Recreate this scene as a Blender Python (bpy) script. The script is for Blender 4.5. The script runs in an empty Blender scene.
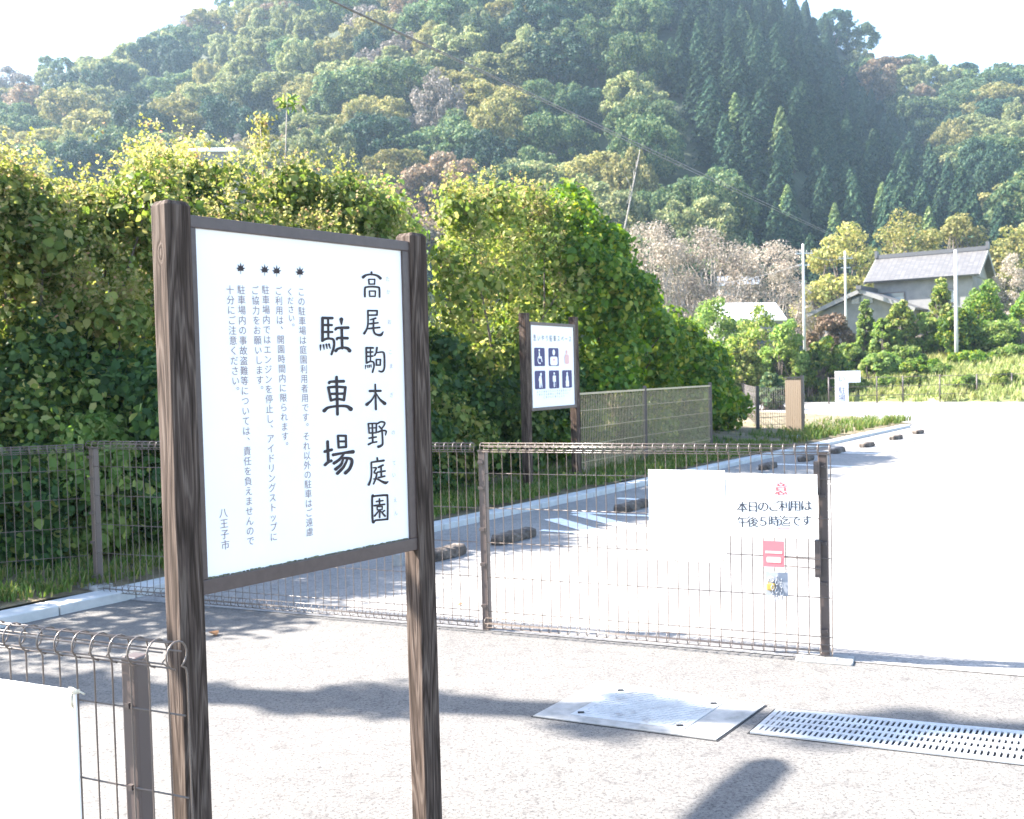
import bpy, math, random
import numpy as np
from mathutils import Vector, Matrix

R = math.radians
random.seed(7)
rng = np.random.default_rng(11)
sc = bpy.context.scene
col = sc.collection

# ------------------------------------------------------------------ camera, world, sun, exposure
CAM_H, F_PX, PITCH, ROLL = 1.6, 1000.0, -0.035, 0.025
FWD = Vector((0, math.cos(PITCH), math.sin(PITCH)))
UP0 = Vector((0, -math.sin(PITCH), math.cos(PITCH)))
RT0 = Vector((1, 0, 0))
cr, sr = math.cos(ROLL), math.sin(ROLL)
RT = RT0 * cr - UP0 * sr
UP = UP0 * cr + RT0 * sr
cam = bpy.data.cameras.new('camera')
cam_o = bpy.data.objects.new('camera', cam)
col.objects.link(cam_o)
mw = Matrix((
    (RT.x, UP.x, -FWD.x, 0), (RT.y, UP.y, -FWD.y, 0), (RT.z, UP.z, -FWD.z, CAM_H), (0, 0, 0, 1)))
cam_o.matrix_world = mw
cam.sensor_width = 36
cam.lens = F_PX / 1024 * 36
cam.clip_end = 5000
cam.clip_start = 0.05
cam.dof.use_dof = True
cam.dof.focus_distance = 3.4
cam.dof.aperture_fstop = 8.0
sc.camera = cam_o

SUN_EL, SUN_AZ_VEC = R(43), (-0.980, 0.20)      # horizontal direction from the scene towards the sun
world = bpy.data.worlds.new('World')
sc.world = world
world.use_nodes = True
wn = world.node_tree
bg = wn.nodes['Background']
sky = wn.nodes.new('ShaderNodeTexSky')
sky.sky_type = 'NISHITA'
sky.sun_disc = False
sky.sun_elevation = SUN_EL
sky.sun_rotation = math.atan2(SUN_AZ_VEC[0], SUN_AZ_VEC[1])
sky.air_density = 1.0
sky.dust_density = 1.2
sky.ozone_density = 1.0
wn.links.new(sky.outputs[0], bg.inputs[0])
bg.inputs[1].default_value = 0.105

sun = bpy.data.lights.new('sun', 'SUN')
sun.energy = 5.0
sun.angle = R(0.5)
sun.color = (1.0, 0.93, 0.84)
sun_o = bpy.data.objects.new('sun', sun)
col.objects.link(sun_o)
to_sun = Vector((SUN_AZ_VEC[0] * math.cos(SUN_EL), SUN_AZ_VEC[1] * math.cos(SUN_EL), math.sin(SUN_EL))).normalized()
sun_o.rotation_euler = to_sun.to_track_quat('Z', 'Y').to_euler()
sun_o.location = (0, 0, 30)

sc.view_settings.view_transform = 'Standard'
sc.view_settings.look = 'None'
sc.view_settings.exposure = 2.75
sc.view_settings.gamma = 1.0
sc.view_settings.use_curve_mapping = False
sc.cycles.max_bounces = 8
sc.cycles.transparent_max_bounces = 8
sc.cycles.volume_bounces = 1
sc.cycles.use_denoising = True

# ------------------------------------------------------------------ geometry helpers
O = Vector((0, 0, CAM_H))


def ray(x, y):
    return (FWD * F_PX + RT * (x - 512) - UP * (y - 409.5))


def G(x, y, z=0.0):
    d = ray(x, y)
    return O + d * ((z - CAM_H) / d.z)


def at(x, y, Y):
    d = ray(x, y)
    return O + d * (Y / d.y)


def onplane(x, y, p0, n):
    d = ray(x, y)
    return O + d * ((Vector(p0) - O).dot(n) / d.dot(n))


def tag(o, label=None, cat=None, group=None, kind=None):
    if label: o['label'] = label
    if cat: o['category'] = cat
    if group: o['group'] = group
    if kind: o['kind'] = kind
    return o


def empty(name, loc=(0, 0, 0), rz=0.0):
    o = bpy.data.objects.new(name, None)
    o.location = loc
    o.rotation_euler = (0, 0, rz)
    o.empty_display_size = 0.1
    col.objects.link(o)
    return o


def copy_tree(o, parent=None):
    c = o.copy()
    col.objects.link(c)
    c.parent = parent
    for ch in list(o.children):
        copy_tree(ch, c)
    return c


class MB:
    def __init__(s):
        s.v = []; s.f = []; s.m = []; s.sm = []; s.mi = 0; s.smooth = False

    def add(s, vs, fs, smooth=None):
        b = len(s.v)
        s.v += [tuple(v) for v in vs]
        for f in fs:
            s.f.append(tuple(b + i for i in f)); s.m.append(s.mi)
            s.sm.append(s.smooth if smooth is None else smooth)

    def box(s, c, size, ax=None, ay=None, az=None):
        c = Vector(c)
        ax = Vector(ax or (1, 0, 0)) * size[0] / 2
        ay = Vector(ay or (0, 1, 0)) * size[1] / 2
        az = Vector(az or (0, 0, 1)) * size[2] / 2
        vs = [c + ax * i + ay * j + az * k for i, j, k in
              ((-1, -1, -1), (1, -1, -1), (1, 1, -1), (-1, 1, -1), (-1, -1, 1), (1, -1, 1), (1, 1, 1), (-1, 1, 1))]
        s.add(vs, [(0, 3, 2, 1), (4, 5, 6, 7), (0, 1, 5, 4), (1, 2, 6, 5), (2, 3, 7, 6), (3, 0, 4, 7)], False)

    def bar(s, a, b, w, h=None, side=(0, 0, 1)):
        a = Vector(a); b = Vector(b); h = h or w
        d = (b - a); L = d.length; d.normalize()
        u = Vector(side)
        if abs(u.dot(d)) > .98: u = Vector((1, 0, 0))
        r = d.cross(u).normalized(); u = r.cross(d).normalized()
        s.box((a + b) / 2, (L, w, h), d, r, u)

    def tube(s, pts, r, n=6, cap=True):
        pts = [Vector(p) for p in pts]
        rs = r if isinstance(r, (list, tuple)) else [r] * len(pts)
        ref = Vector((0.13, 0.21, 0.97))
        d0 = (pts[-1] - pts[0])
        if d0.length < 1e-6: d0 = pts[1] - pts[0]
        if abs(d0.normalized().dot(ref)) > .9: ref = Vector((0.97, 0.2, 0.1))
        vs = []
        for i, p in enumerate(pts):
            t = (pts[min(i + 1, len(pts) - 1)] - pts[max(i - 1, 0)])
            t = t.normalized() if t.length > 1e-9 else Vector((0, 0, 1))
            a = t.cross(ref)
            if a.length < 1e-4: a = t.cross(Vector((1, 0, 0)))
            a.normalize(); b = t.cross(a)
            for k in range(n):
                q = 2 * math.pi * k / n
                vs.append(p + (a * math.cos(q) + b * math.sin(q)) * rs[i])
        fs = []
        for i in range(len(pts) - 1):
            for k in range(n):
                k2 = (k + 1) % n
                fs.append((i * n + k, i * n + k2, (i + 1) * n + k2, (i + 1) * n + k))
        if cap:
            fs.append(tuple(range(n - 1, -1, -1)))
            fs.append(tuple((len(pts) - 1) * n + k for k in range(n)))
        s.add(vs, fs, True)

    def prism(s, poly, z0, z1):
        n = len(poly)
        vs = [(p[0], p[1], z0) for p in poly] + [(p[0], p[1], z1) for p in poly]
        fs = [tuple(range(n - 1, -1, -1)), tuple(range(n, 2 * n))]
        fs += [(i, (i + 1) % n, n + (i + 1) % n, n + i) for i in range(n)]
        s.add(vs, fs, False)

    def build(s, name, mats, parent=None, loc=None):
        me = bpy.data.meshes.new(name)
        me.from_pydata(s.v, [], s.f)
        mats = mats if isinstance(mats, (list, tuple)) else [mats]
        for m in mats: me.materials.append(m)
        me.polygons.foreach_set('material_index', s.m)
        me.polygons.foreach_set('use_smooth', s.sm)
        me.update()
        o = bpy.data.objects.new(name, me)
        col.objects.link(o)
        if parent: o.parent = parent
        if loc: o.location = loc
        return o


def bevel(o, w=0.004, seg=2):
    m = o.modifiers.new('bevel', 'BEVEL'); m.width = w; m.segments = seg; m.limit_method = 'ANGLE'
    return o


def np_mesh(name, verts, faces, mat, parent=None, smooth=False):
    """faces: (N,k) int array"""
    me = bpy.data.meshes.new(name)
    n, k = faces.shape
    me.vertices.add(len(verts)); me.vertices.foreach_set('co', verts.astype(np.float32).ravel())
    me.loops.add(n * k); me.loops.foreach_set('vertex_index', faces.astype(np.int32).ravel())
    me.polygons.add(n)
    me.polygons.foreach_set('loop_start', np.arange(0, n * k, k, dtype=np.int32))
    try: me.polygons.foreach_set('loop_total', np.full(n, k, dtype=np.int32))
    except Exception: pass
    me.update(calc_edges=True)
    if mat: me.materials.append(mat)
    o = bpy.data.objects.new(name, me)
    col.objects.link(o)
    if parent: o.parent = parent
    return o


def unit(a):
    return a / np.maximum(np.linalg.norm(a, axis=1, keepdims=True), 1e-9)


def leaf_arrays(p, n, size, kind='leaf', droop=0.6, aspect=0.38):
    """leaf faces at points p with normals n; returns verts, quad faces"""
    N = len(p)
    n = unit(n)
    t = rng.normal(size=(N, 3)) * 0.8 + np.array([0, 0, -droop])
    t = unit(t - n * np.sum(t * n, 1, keepdims=True))
    w = np.cross(n, t)
    size = np.asarray(size).reshape(-1, 1) * np.ones((N, 1))
    if kind == 'quad':
        a = size * .5
        v = np.stack([p - t * a - w * a * .8, p - t * a + w * a * .8, p + t * a + w * a * .8, p + t * a - w * a * .8], 1)
        v += rng.normal(size=v.shape) * size[:, None, :] * .12
        f = np.arange(4 * N).reshape(N, 4)
        return v.reshape(-1, 3), f
    h = size * aspect
    fold = size * .10
    v = np.stack([p,
                  p + t * size * .30 + w * h + n * fold,
                  p + t * size * .66 + w * h * .78 + n * fold * .7,
                  p + t * size - n * fold * .6,
                  p + t * size * .66 - w * h * .78 + n * fold * .7,
                  p + t * size * .30 - w * h + n * fold], 1)
    b = (np.arange(N) * 6)[:, None]
    f = np.concatenate([b + np.array([[0, 1, 2, 3]]), b + np.array([[0, 3, 4, 5]])], 0)
    return v.reshape(-1, 3), f


def shell_points(centers, radii, N, up=0.25, squash=1.0, fill=.25):
    """points on the outside of many small clumps"""
    radii = np.asarray(radii, float)
    prob = radii ** 2; prob = prob / prob.sum()
    idx = rng.choice(len(centers), N, p=prob)
    d = unit(rng.normal(size=(N, 3)) + np.array([0, 0, up]))
    rr = radii[idx][:, None] * (1 - fill * rng.random((N, 1)) ** 1.5)
    p = centers[idx] + d * rr * np.array([1, 1, squash])
    n = d + rng.normal(size=(N, 3)) * .55
    return p, n, idx


def clumps_on(ellipsoids, nper, r0, r1, zmin=None, inner=.0):
    """small clump centres spread on the surface of big ellipsoids [(cx,cy,cz,rx,ry,rz)]"""
    C = []; RR = []
    for e in ellipsoids:
        c = np.array(e[:3]); r = np.array(e[3:6])
        area = (r[0] * r[1] + r[0] * r[2] + r[1] * r[2]) / 3
        k = max(6, int(nper * 13 * area / ((r0 + r1) / 2) ** 2 / 4))
        d = unit(rng.normal(size=(k, 3)))
        rad = rng.uniform(r0, r1, k)
        dist = 1 - inner * rng.random((k, 1)) ** 2
        p = c + d * np.maximum(r - rad[:, None] * .55, .05) * dist
        ok = np.ones(k, bool)
        for e2 in ellipsoids:
            if e2 is e: continue
            q = (p - np.array(e2[:3])) / (np.array(e2[3:6]) * .78)
            ok &= (np.sum(q * q, 1) > 1)
        if zmin is not None: ok &= p[:, 2] > zmin
        C.append(p[ok]); RR.append(rad[ok])
    return np.concatenate(C), np.concatenate(RR)


# ------------------------------------------------------------------ materials
def mat(name, base=(.5, .5, .5), rough=.7, metal=0.0, spec=None):
    m = bpy.data.materials.new(name); m.use_nodes = True
    b = m.node_tree.nodes['Principled BSDF']
    b.inputs['Base Color'].default_value = (*base, 1)
    b.inputs['Roughness'].default_value = rough
    b.inputs['Metallic'].default_value = metal
    if spec is not None: b.inputs['Specular IOR Level'].default_value = spec
    return m


def nd(m, t, **kw):
    n = m.node_tree.nodes.new(t)
    for k, v in kw.items():
        if k in n.inputs: n.inputs[k].default_value = v
        else: setattr(n, k, v)
    return n


def lk(m, a, b): m.node_tree.links.new(a, b)


def ramp(m, fac, stops):
    r = m.node_tree.nodes.new('ShaderNodeValToRGB')
    els = r.color_ramp.elements
    while len(els) < len(stops): els.new(0.5)
    for e, (p, c) in zip(els, stops):
        e.position = p; e.color = (*c, 1)
    lk(m, fac, r.inputs[0])
    return r.outputs[0]


def mixc(m, fac, a, b, mode='MIX'):
    n = m.node_tree.nodes.new('ShaderNodeMix'); n.data_type = 'RGBA'; n.blend_type = mode
    for s, v in ((0, fac), (6, a), (7, b)):
        if hasattr(v, 'is_linked') or hasattr(v, 'links'): lk(m, v, n.inputs[s])
        elif s == 0: n.inputs[0].default_value = v
        else: n.inputs[s].default_value = (*v, 1)
    return n.outputs[2]


def coords(m, scale=(1, 1, 1), kind='Object'):
    tc = nd(m, 'ShaderNodeTexCoord'); mp = nd(m, 'ShaderNodeMapping')
    mp.inputs['Scale'].default_value = scale
    lk(m, tc.outputs[kind], mp.inputs[0])
    return mp.outputs[0]


def noise(m, vec, scale, detail=4, rough=.6):
    n = nd(m, 'ShaderNodeTexNoise'); n.inputs['Scale'].default_value = scale
    n.inputs['Detail'].default_value = detail; n.inputs['Roughness'].default_value = rough
    lk(m, vec, n.inputs['Vector'])
    return n.outputs[0]


def bump(m, h, strength=.3, dist=.01):
    n = nd(m, 'ShaderNodeBump'); n.inputs['Strength'].default_value = strength
    n.inputs['Distance'].default_value = dist
    lk(m, h, n.inputs['Height'])
    lk(m, n.outputs[0], m.node_tree.nodes['Principled BSDF'].inputs['Normal'])


def P(m): return m.node_tree.nodes['Principled BSDF']


def noisy(name, stops, scale=5, detail=5, rough=.8, bscale=None, bstr=.3, bdist=.01, vscale=(1, 1, 1), metal=0):
    m = mat(name, rough=rough, metal=metal)
    v = coords(m, vscale)
    lk(m, ramp(m, noise(m, v, scale, detail), stops), P(m).inputs['Base Color'])
    if bscale: bump(m, noise(m, v, bscale, 4), bstr, bdist)
    return m


def leafmat(name, stops, trans=.35, rough=.6, objvar=.25, spec=.25):
    """stops: colours picked at random per leaf"""
    m = bpy.data.materials.new(name); m.use_nodes = True
    nt = m.node_tree; b = P(m)
    geo = nd(m, 'ShaderNodeNewGeometry')
    c = ramp(m, geo.outputs['Random Per Island'], stops)
    oi = nd(m, 'ShaderNodeObjectInfo')
    mr = nd(m, 'ShaderNodeMapRange'); lk(m, oi.outputs['Random'], mr.inputs[0])
    mr.inputs[3].default_value = 1 - objvar; mr.inputs[4].default_value = 1 + objvar
    hs = nd(m, 'ShaderNodeHueSaturation')
    lk(m, mr.outputs[0], hs.inputs['Value']); lk(m, c, hs.inputs['Color'])
    # broad patches inside one crown
    v = coords(m)
    n1 = noise(m, v, 0.6, 2)
    mr2 = nd(m, 'ShaderNodeMapRange'); lk(m, n1, mr2.inputs[0])
    mr2.inputs[1].default_value = .35; mr2.inputs[2].default_value = .65
    mr2.inputs[3].default_value = .485; mr2.inputs[4].default_value = .51
    lk(m, mr2.outputs[0], hs.inputs['Hue'])
    lk(m, hs.outputs[0], b.inputs['Base Color'])
    b.inputs['Roughness'].default_value = rough
    b.inputs['Specular IOR Level'].default_value = spec
    tr = nd(m, 'ShaderNodeBsdfTranslucent')
    hs2 = nd(m, 'ShaderNodeHueSaturation'); hs2.inputs['Hue'].default_value = .485
    hs2.inputs['Saturation'].default_value = 1.15; hs2.inputs['Value'].default_value = 1.5
    lk(m, hs.outputs[0], hs2.inputs['Color']); lk(m, hs2.outputs[0], tr.inputs[0])
    mx = nd(m, 'ShaderNodeMixShader'); mx.inputs[0].default_value = trans
    lk(m, b.outputs[0], mx.inputs[1]); lk(m, tr.outputs[0], mx.inputs[2])
    lk(m, mx.outputs[0], nt.nodes['Material Output'].inputs[0])
    return m


M = {}
# asphalt
def asphalt(name, a, b, c):
    m = mat(name, rough=.9)
    v = coords(m)
    n1 = noise(m, v, 62, 5, .9)
    fine = ramp(m, n1, [(.38, a), (.47, b), (.66, c)])
    big = noise(m, v, .9, 5, .6)
    c_ = mixc(m, 1.0, fine, ramp(m, big, [(.3, (.84, .83, .84)), (.7, (1.1, 1.08, 1.05))]), 'MULTIPLY')
    med = noise(m, v, 11, 9, .75)
    c_ = mixc(m, 1.0, c_, ramp(m, med, [(.36, (.70, .70, .71)), (.48, (1, 1, 1)), (.7, (1.12, 1.11, 1.09))]), 'MULTIPLY')
    lk(m, c_, P(m).inputs['Base Color'])
    n2 = noise(m, v, 34, 4, .8)
    sm = nd(m, 'ShaderNodeMath', operation='ADD'); lk(m, n1, sm.inputs[0]); lk(m, n2, sm.inputs[1])
    bump(m, sm.outputs[0], .4, .005)
    return m
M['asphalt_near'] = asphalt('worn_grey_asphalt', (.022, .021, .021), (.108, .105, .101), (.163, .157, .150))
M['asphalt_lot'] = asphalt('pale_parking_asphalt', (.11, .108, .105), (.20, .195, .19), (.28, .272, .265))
M['paint'] = noisy('white_road_paint', [(.3, (.62, .62, .6)), (.6, (.8, .8, .78))], 12, 6)
M['concrete'] = noisy('concrete', [(.3, (.17, .17, .16)), (.5, (.27, .265, .255)), (.7, (.35, .34, .325))], 9, 8, .9, 60, .4, .004)
M['concrete_kerb'] = noisy('kerb_concrete', [(.3, (.36, .37, .37)), (.7, (.50, .50, .49))], 7, 8, .9, 70, .4, .004)  # kerb concrete in two close cool grey tones
M['soil'] = noisy('soil', [(.3, (.06, .05, .03)), (.5, (.13, .105, .06)), (.7, (.22, .18, .11))], 3, 8, .95, 30, .6, .03)
M['ground'] = noisy('open_ground', [(.3, (.05, .07, .025)), (.55, (.12, .12, .05)), (.75, (.2, .17, .09))], .5, 8, .95, 6, .6, .05)
M['hill'] = noisy('hill_undergrowth', [(.3, (.012, .02, .010)), (.55, (.03, .045, .018)), (.8, (.06, .07, .03))], .12, 8, .95, .8, .8, .6)
M['bank'] = noisy('grassy_bank', [(.3, (.10, .14, .04)), (.55, (.2, .22, .08)), (.8, (.32, .3, .17))], .7, 8, .95, 8, .8, .08)
M['stop'] = noisy('rough_brown_stone', [(.3, (.03, .025, .022)), (.5, (.09, .072, .06)), (.7, (.19, .16, .135))], 9, 8, .9, 16, .9, .03)
# wood: long grain with knots
def wood(name, dark, mid, light, s=1.0):
    m = mat(name, rough=.92, spec=.15)
    tc = nd(m, 'ShaderNodeTexCoord')
    mp = nd(m, 'ShaderNodeMapping'); mp.inputs['Scale'].default_value = (1, 1, .07)
    lk(m, tc.outputs['Object'], mp.inputs[0])
    # knots bend the grain
    kn = nd(m, 'ShaderNodeTexVoronoi'); kn.inputs['Scale'].default_value = 5.0 * s
    mpk = nd(m, 'ShaderNodeMapping'); mpk.inputs['Scale'].default_value = (1.6, 1.6, .75)
    lk(m, tc.outputs['Object'], mpk.inputs[0]); lk(m, mpk.outputs[0], kn.inputs['Vector'])
    near = nd(m, 'ShaderNodeMapRange'); near.interpolation_type = 'SMOOTHSTEP'
    lk(m, kn.outputs['Distance'], near.inputs[0]); near.inputs[1].default_value = .0; near.inputs[2].default_value = .16
    near.inputs[3].default_value = 1; near.inputs[4].default_value = 0
    n0 = noise(m, mp.outputs[0], 13 * s, 2, .45)
    add = nd(m, 'ShaderNodeMath', operation='MULTIPLY_ADD'); lk(m, near.outputs[0], add.inputs[0]); add.inputs[1].default_value = .16
    lk(m, n0, add.inputs[2])
    mul = nd(m, 'ShaderNodeMath', operation='MULTIPLY'); lk(m, add.outputs[0], mul.inputs[0]); mul.inputs[1].default_value = 64
    sn = nd(m, 'ShaderNodeMath', operation='SINE'); lk(m, mul.outputs[0], sn.inputs[0])
    mr = nd(m, 'ShaderNodeMapRange'); lk(m, sn.outputs[0], mr.inputs[0]); mr.inputs[1].default_value = -1
    mpf = nd(m, 'ShaderNodeMapping'); mpf.inputs['Scale'].default_value = (1, 1, .03); lk(m, tc.outputs['Object'], mpf.inputs[0])
    nf = noise(m, mpf.outputs[0], 260 * s, 3, .6)
    c1 = ramp(m, mr.outputs[0], [(0, dark), (.30, mid), (.8, mid), (1, light)])
    c2 = ramp(m, nf, [(.3, (.5, .48, .47)), (.62, (1.35, 1.33, 1.3))])
    c = mixc(m, 1.0, c1, c2, 'MULTIPLY')
    lk(m, c, P(m).inputs['Base Color'])
    sm = nd(m, 'ShaderNodeMath', operation='ADD'); lk(m, mr.outputs[0], sm.inputs[0]); lk(m, nf, sm.inputs[1])
    bump(m, sm.outputs[0], .5, .002)
    return m
M['wood'] = wood('brown_stained_timber', (.034, .025, .020), (.064, .048, .040), (.098, .078, .066))
M['wood_far'] = wood('dark_stained_timber', (.03, .02, .016), (.07, .05, .04), (.12, .09, .07))
M['frame'] = noisy('brown_painted_metal', [(.3, (.060, .040, .036)), (.7, (.078, .055, .049))], 40, 5, .45)
M['panel'] = noisy('white_sign_face', [(.3, (.80, .785, .78)), (.7, (.84, .825, .82))], 3, 3, .6)
M['ink'] = mat('dark_brown_ink', (.022, .012, .014), .7)
M['ink_soft'] = mat('faded_brown_ink', (.24, .19, .20), .7)
M['ink_faint'] = mat('very_faded_ink', (.42, .38, .40), .7)
M['navy'] = mat('navy_print', (.035, .03, .11), .6)
M['red'] = mat('faded_red_print', (.60, .12, .14), .7)
M['redlight'] = mat('washed_out_red_print', (.70, .42, .38), .7)
M['grey_ink'] = mat('grey_black_print', (.025, .03, .045), .7)
M['moss'] = noisy('mossy_dirt_line', [(.3, (.05, .05, .03)), (.7, (.2, .2, .12))], 60, 5, .9)
M['fence'] = mat('brown_coated_steel', (.075, .055, .05), .42, 0.0, .6)
M['fence_dull'] = mat('dull_brown_steel', (.06, .046, .042), .5)
M['wire'] = mat('brown_coated_wire', (.11, .085, .07), .35, .0, .7)
M['dark'] = mat('black_steel', (.015, .015, .016), .5)
M['steel'] = noisy('galvanised_steel', [(.28, (.20, .19, .18)), (.42, (.36, .37, .38)), (.7, (.46, .47, .48))], 9, 8, .5, metal=.3)
M['hole'] = mat('dark_void', (.012, .012, .014), .9)
M['white_plastic'] = noisy('white_sheet', [(.3, (.8, .8, .79)), (.7, (.84, .84, .83))], 2, 3, .5)
M['rope'] = noisy('cream_string', [(.3, (.45, .40, .3)), (.7, (.68, .62, .5))], 80, 4, .9)
M['brass'] = mat('brass', (.65, .45, .12), .35, .7)
M['pink'] = mat('pink_card', (.55, .13, .15), .6)
M['greyplastic'] = mat('grey_plastic', (.28, .30, .34), .5)
M['plaster'] = noisy('pale_plaster', [(.3, (.15, .15, .15)), (.7, (.21, .205, .20))], 2, 5, .9)
M['windowglass'] = mat('window_glass', (.05, .07, .09), .1, 0, .8)
M['cable'] = mat('cable_sheath', (.12, .12, .125), .6)
M['pole'] = noisy('concrete_pole', [(.3, (.42, .42, .41)), (.7, (.55, .54, .52))], 3, 5, .85)
M['bark'] = noisy('bark', [(.3, (.05, .04, .03)), (.7, (.14, .11, .09))], 8, 6, .95, 20, .8, .03, (1, 1, .3))
M['palebark'] = noisy('pale_bark', [(.3, (.16, .14, .12)), (.7, (.3, .27, .24))], 8, 6, .95, vscale=(1, 1, .3))
# roof tiles
def tiles(name, a, b):
    m = mat(name, rough=.5)
    v = coords(m, (1, 1, 1), 'UV')
    br = nd(m, 'ShaderNodeTexBrick'); lk(m, v, br.inputs['Vector'])
    br.inputs['Scale'].default_value = 1.0; br.inputs['Brick Width'].default_value = .32; br.inputs['Row Height'].default_value = .27
    br.inputs['Mortar Size'].default_value = .03; br.inputs['Color1'].default_value = (*a, 1); br.inputs['Color2'].default_value = (*b, 1)
    br.inputs['Mortar'].default_value = (.06, .06, .065, 1); br.offset = 0.0
    lk(m, br.outputs['Color'], P(m).inputs['Base Color'])
    return m
M['tile'] = tiles('grey_roof_tiles', (.075, .072, .07), (.11, .105, .10))
# foliage
M['vine_green'] = leafmat('vine_leaves', [(0, (.03, .08, .012)), (.4, (.06, .13, .02)), (.8, (.12, .20, .03)), (1, (.26, .27, .05))], .42)
M['vine_yellow'] = leafmat('yellow_green_leaves', [(0, (.05, .09, .018)), (.5, (.13, .195, .045)), (.85, (.24, .28, .08)), (1, (.36, .33, .13))], .45)
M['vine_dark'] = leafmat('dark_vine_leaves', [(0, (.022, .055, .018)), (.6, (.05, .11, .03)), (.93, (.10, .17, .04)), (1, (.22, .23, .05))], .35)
M['spray'] = leafmat('seed_sprays', [(0, (.16, .20, .05)), (.5, (.28, .30, .10)), (.9, (.38, .34, .16)), (1, (.36, .22, .14))], .5)
M['shrub_light'] = leafmat('fresh_leaves', [(0, (.07, .14, .03)), (.6, (.14, .22, .06)), (1, (.26, .31, .11))], .55)
M['tree_pale'] = leafmat('pale_tree_leaves', [(0, (.06, .095, .045)), (.5, (.15, .18, .075)), (1, (.30, .30, .15))], .35, spec=.1)
M['tree_mid'] = leafmat('tree_leaves', [(0, (.022, .055, .03)), (.5, (.06, .105, .045)), (1, (.15, .185, .08))], .3, spec=.1)
M['tree_olive'] = leafmat('olive_tree_leaves', [(0, (.08, .09, .03)), (.5, (.17, .175, .06)), (1, (.29, .26, .11))], .3, spec=.1)
M['tree_dark'] = leafmat('dark_tree_leaves', [(0, (.012, .035, .026)), (.6, (.026, .06, .036)), (1, (.065, .105, .055))], .2, spec=.1)
M['tree_red'] = leafmat('reddish_tree_leaves', [(0, (.09, .08, .045)), (.6, (.17, .125, .08)), (1, (.24, .18, .11))], .3)
M['tree_grey'] = leafmat('grey_twigs', [(0, (.10, .09, .075)), (.6, (.17, .15, .125)), (1, (.24, .21, .18))], .2)
M['cedar'] = leafmat('cedar_needles', [(0, (.011, .030, .022)), (.6, (.025, .052, .032)), (1, (.065, .10, .05))], .15, rough=.9, objvar=.35, spec=.05)
M['cedar_light'] = leafmat('light_cedar_needles', [(0, (.05, .10, .03)), (.6, (.11, .17, .05)), (1, (.20, .25, .09))], .25, objvar=.2)
M['yellow_tree'] = leafmat('autumn_yellow_leaves', [(0, (.11, .14, .035)), (.5, (.22, .225, .07)), (1, (.36, .32, .13))], .4)
M['cherry'] = leafmat('bare_pinkish_twigs', [(0, (.17, .145, .11)), (.5, (.27, .235, .19)), (1, (.38, .34, .28))], .3)
M['grassblade'] = leafmat('grass_blades', [(0, (.05, .10, .02)), (.6, (.09, .15, .03)), (1, (.22, .2, .08))], .35)
M['drygrass'] = leafmat('dry_grass', [(0, (.13, .18, .05)), (.6, (.24, .28, .10)), (1, (.40, .38, .2))], .4)
M['deadleaf'] = leafmat('dead_leaf', [(0, (.10, .05, .025)), (1, (.2, .11, .05))], .2)

# ------------------------------------------------------------------ ground, lot, terrain
FAR_N = (.675, .738)
def far_d(x, y): return FAR_N[0] * x + FAR_N[1] * y - 43.0

SKY = [(-700, 350), (-300, 200), (0, 112), (60, 96), (130, 72), (215, 48), (270, 12), (400, -45), (560, -65), (700, -35), (770, 22), (810, 52), (835, 72),
       (870, 88), (905, 96), (940, 106), (1024, 104), (1300, 125), (1700, 270)]
def ridge_tan(az):      # az = X/Y
    px = 512 + az * 1000
    xs = [s[0] for s in SKY]; ys = [s[1] for s in SKY]
    y = np.interp(px, xs, ys)
    hor = 374.6 - .025 * (px - 512)
    return (hor - y) / 1000.0
def ridge_Y(az):
    px = 512 + az * 1000
    return float(np.interp(px, [0, 300, 600, 780, 880, 1024, 1500], [330, 300, 270, 265, 330, 360, 380]))
FOOT_Y = 112.0
def foot_z(az): return 3.4
def terr(x, y):
    if y < 1: return -.4
    az = x / y
    d = far_d(x, y)
    if d < 0: base = -.4
    elif d < 8: base = -.02 + 2.0 * (d / 8) ** .8
    else: base = 2.0 + (d - 8) * .022
    if x < 2: base = max(base if y > 60 else -.4, -.4)
    if y > FOOT_Y:
        zr = ridge_tan(az) * ridge_Y(az) + CAM_H
        t = (y - FOOT_Y) / (ridge_Y(az) - FOOT_Y)
        if t <= 1: h = (zr - 3.4) * (t ** 1.12)
        else: h = (zr - 3.4) * (1 - (t - 1) * .9)
        h += 2.5 * math.sin(x * .045 + y * .03) * min(1, t * 3) + 2 * math.sin(x * .11 - y * .05) * min(1, t * 3)
        base += h
    return base

g = MB()
g.add([(-1500, -300, -.022), (1500, -300, -.022), (1500, 900, -.022), (-1500, 900, -.022)], [(0, 1, 2, 3)])
tag(g.build('ground', M['ground']), kind='structure')

# hills (terrain) as a grid in azimuth and depth
azs = np.linspace(-1.1, 1.0, 130); ys = np.concatenate([np.linspace(38, 110, 50), np.linspace(113, 470, 90)])
V = np.array([[(a * y, y, terr(a * y, y)) for a in azs] for y in ys]).reshape(-1, 3)
na = len(azs)
Fq = np.array([[j * na + i, j * na + i + 1, (j + 1) * na + i + 1, (j + 1) * na + i] for j in range(len(ys) - 1) for i in range(na - 1)])
h = np_mesh('hills', V, Fq, M['hill'])
h.data.materials.append(M['bank'])
mi = np.zeros(len(Fq), int); cy_ = V[Fq[:, 0]][:, 1]; mi[cy_ < 100] = 1
h.data.polygons.foreach_set('material_index', mi); h.data.polygons.foreach_set('use_smooth', np.ones(len(Fq), bool))
tag(h, kind='structure')

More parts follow.
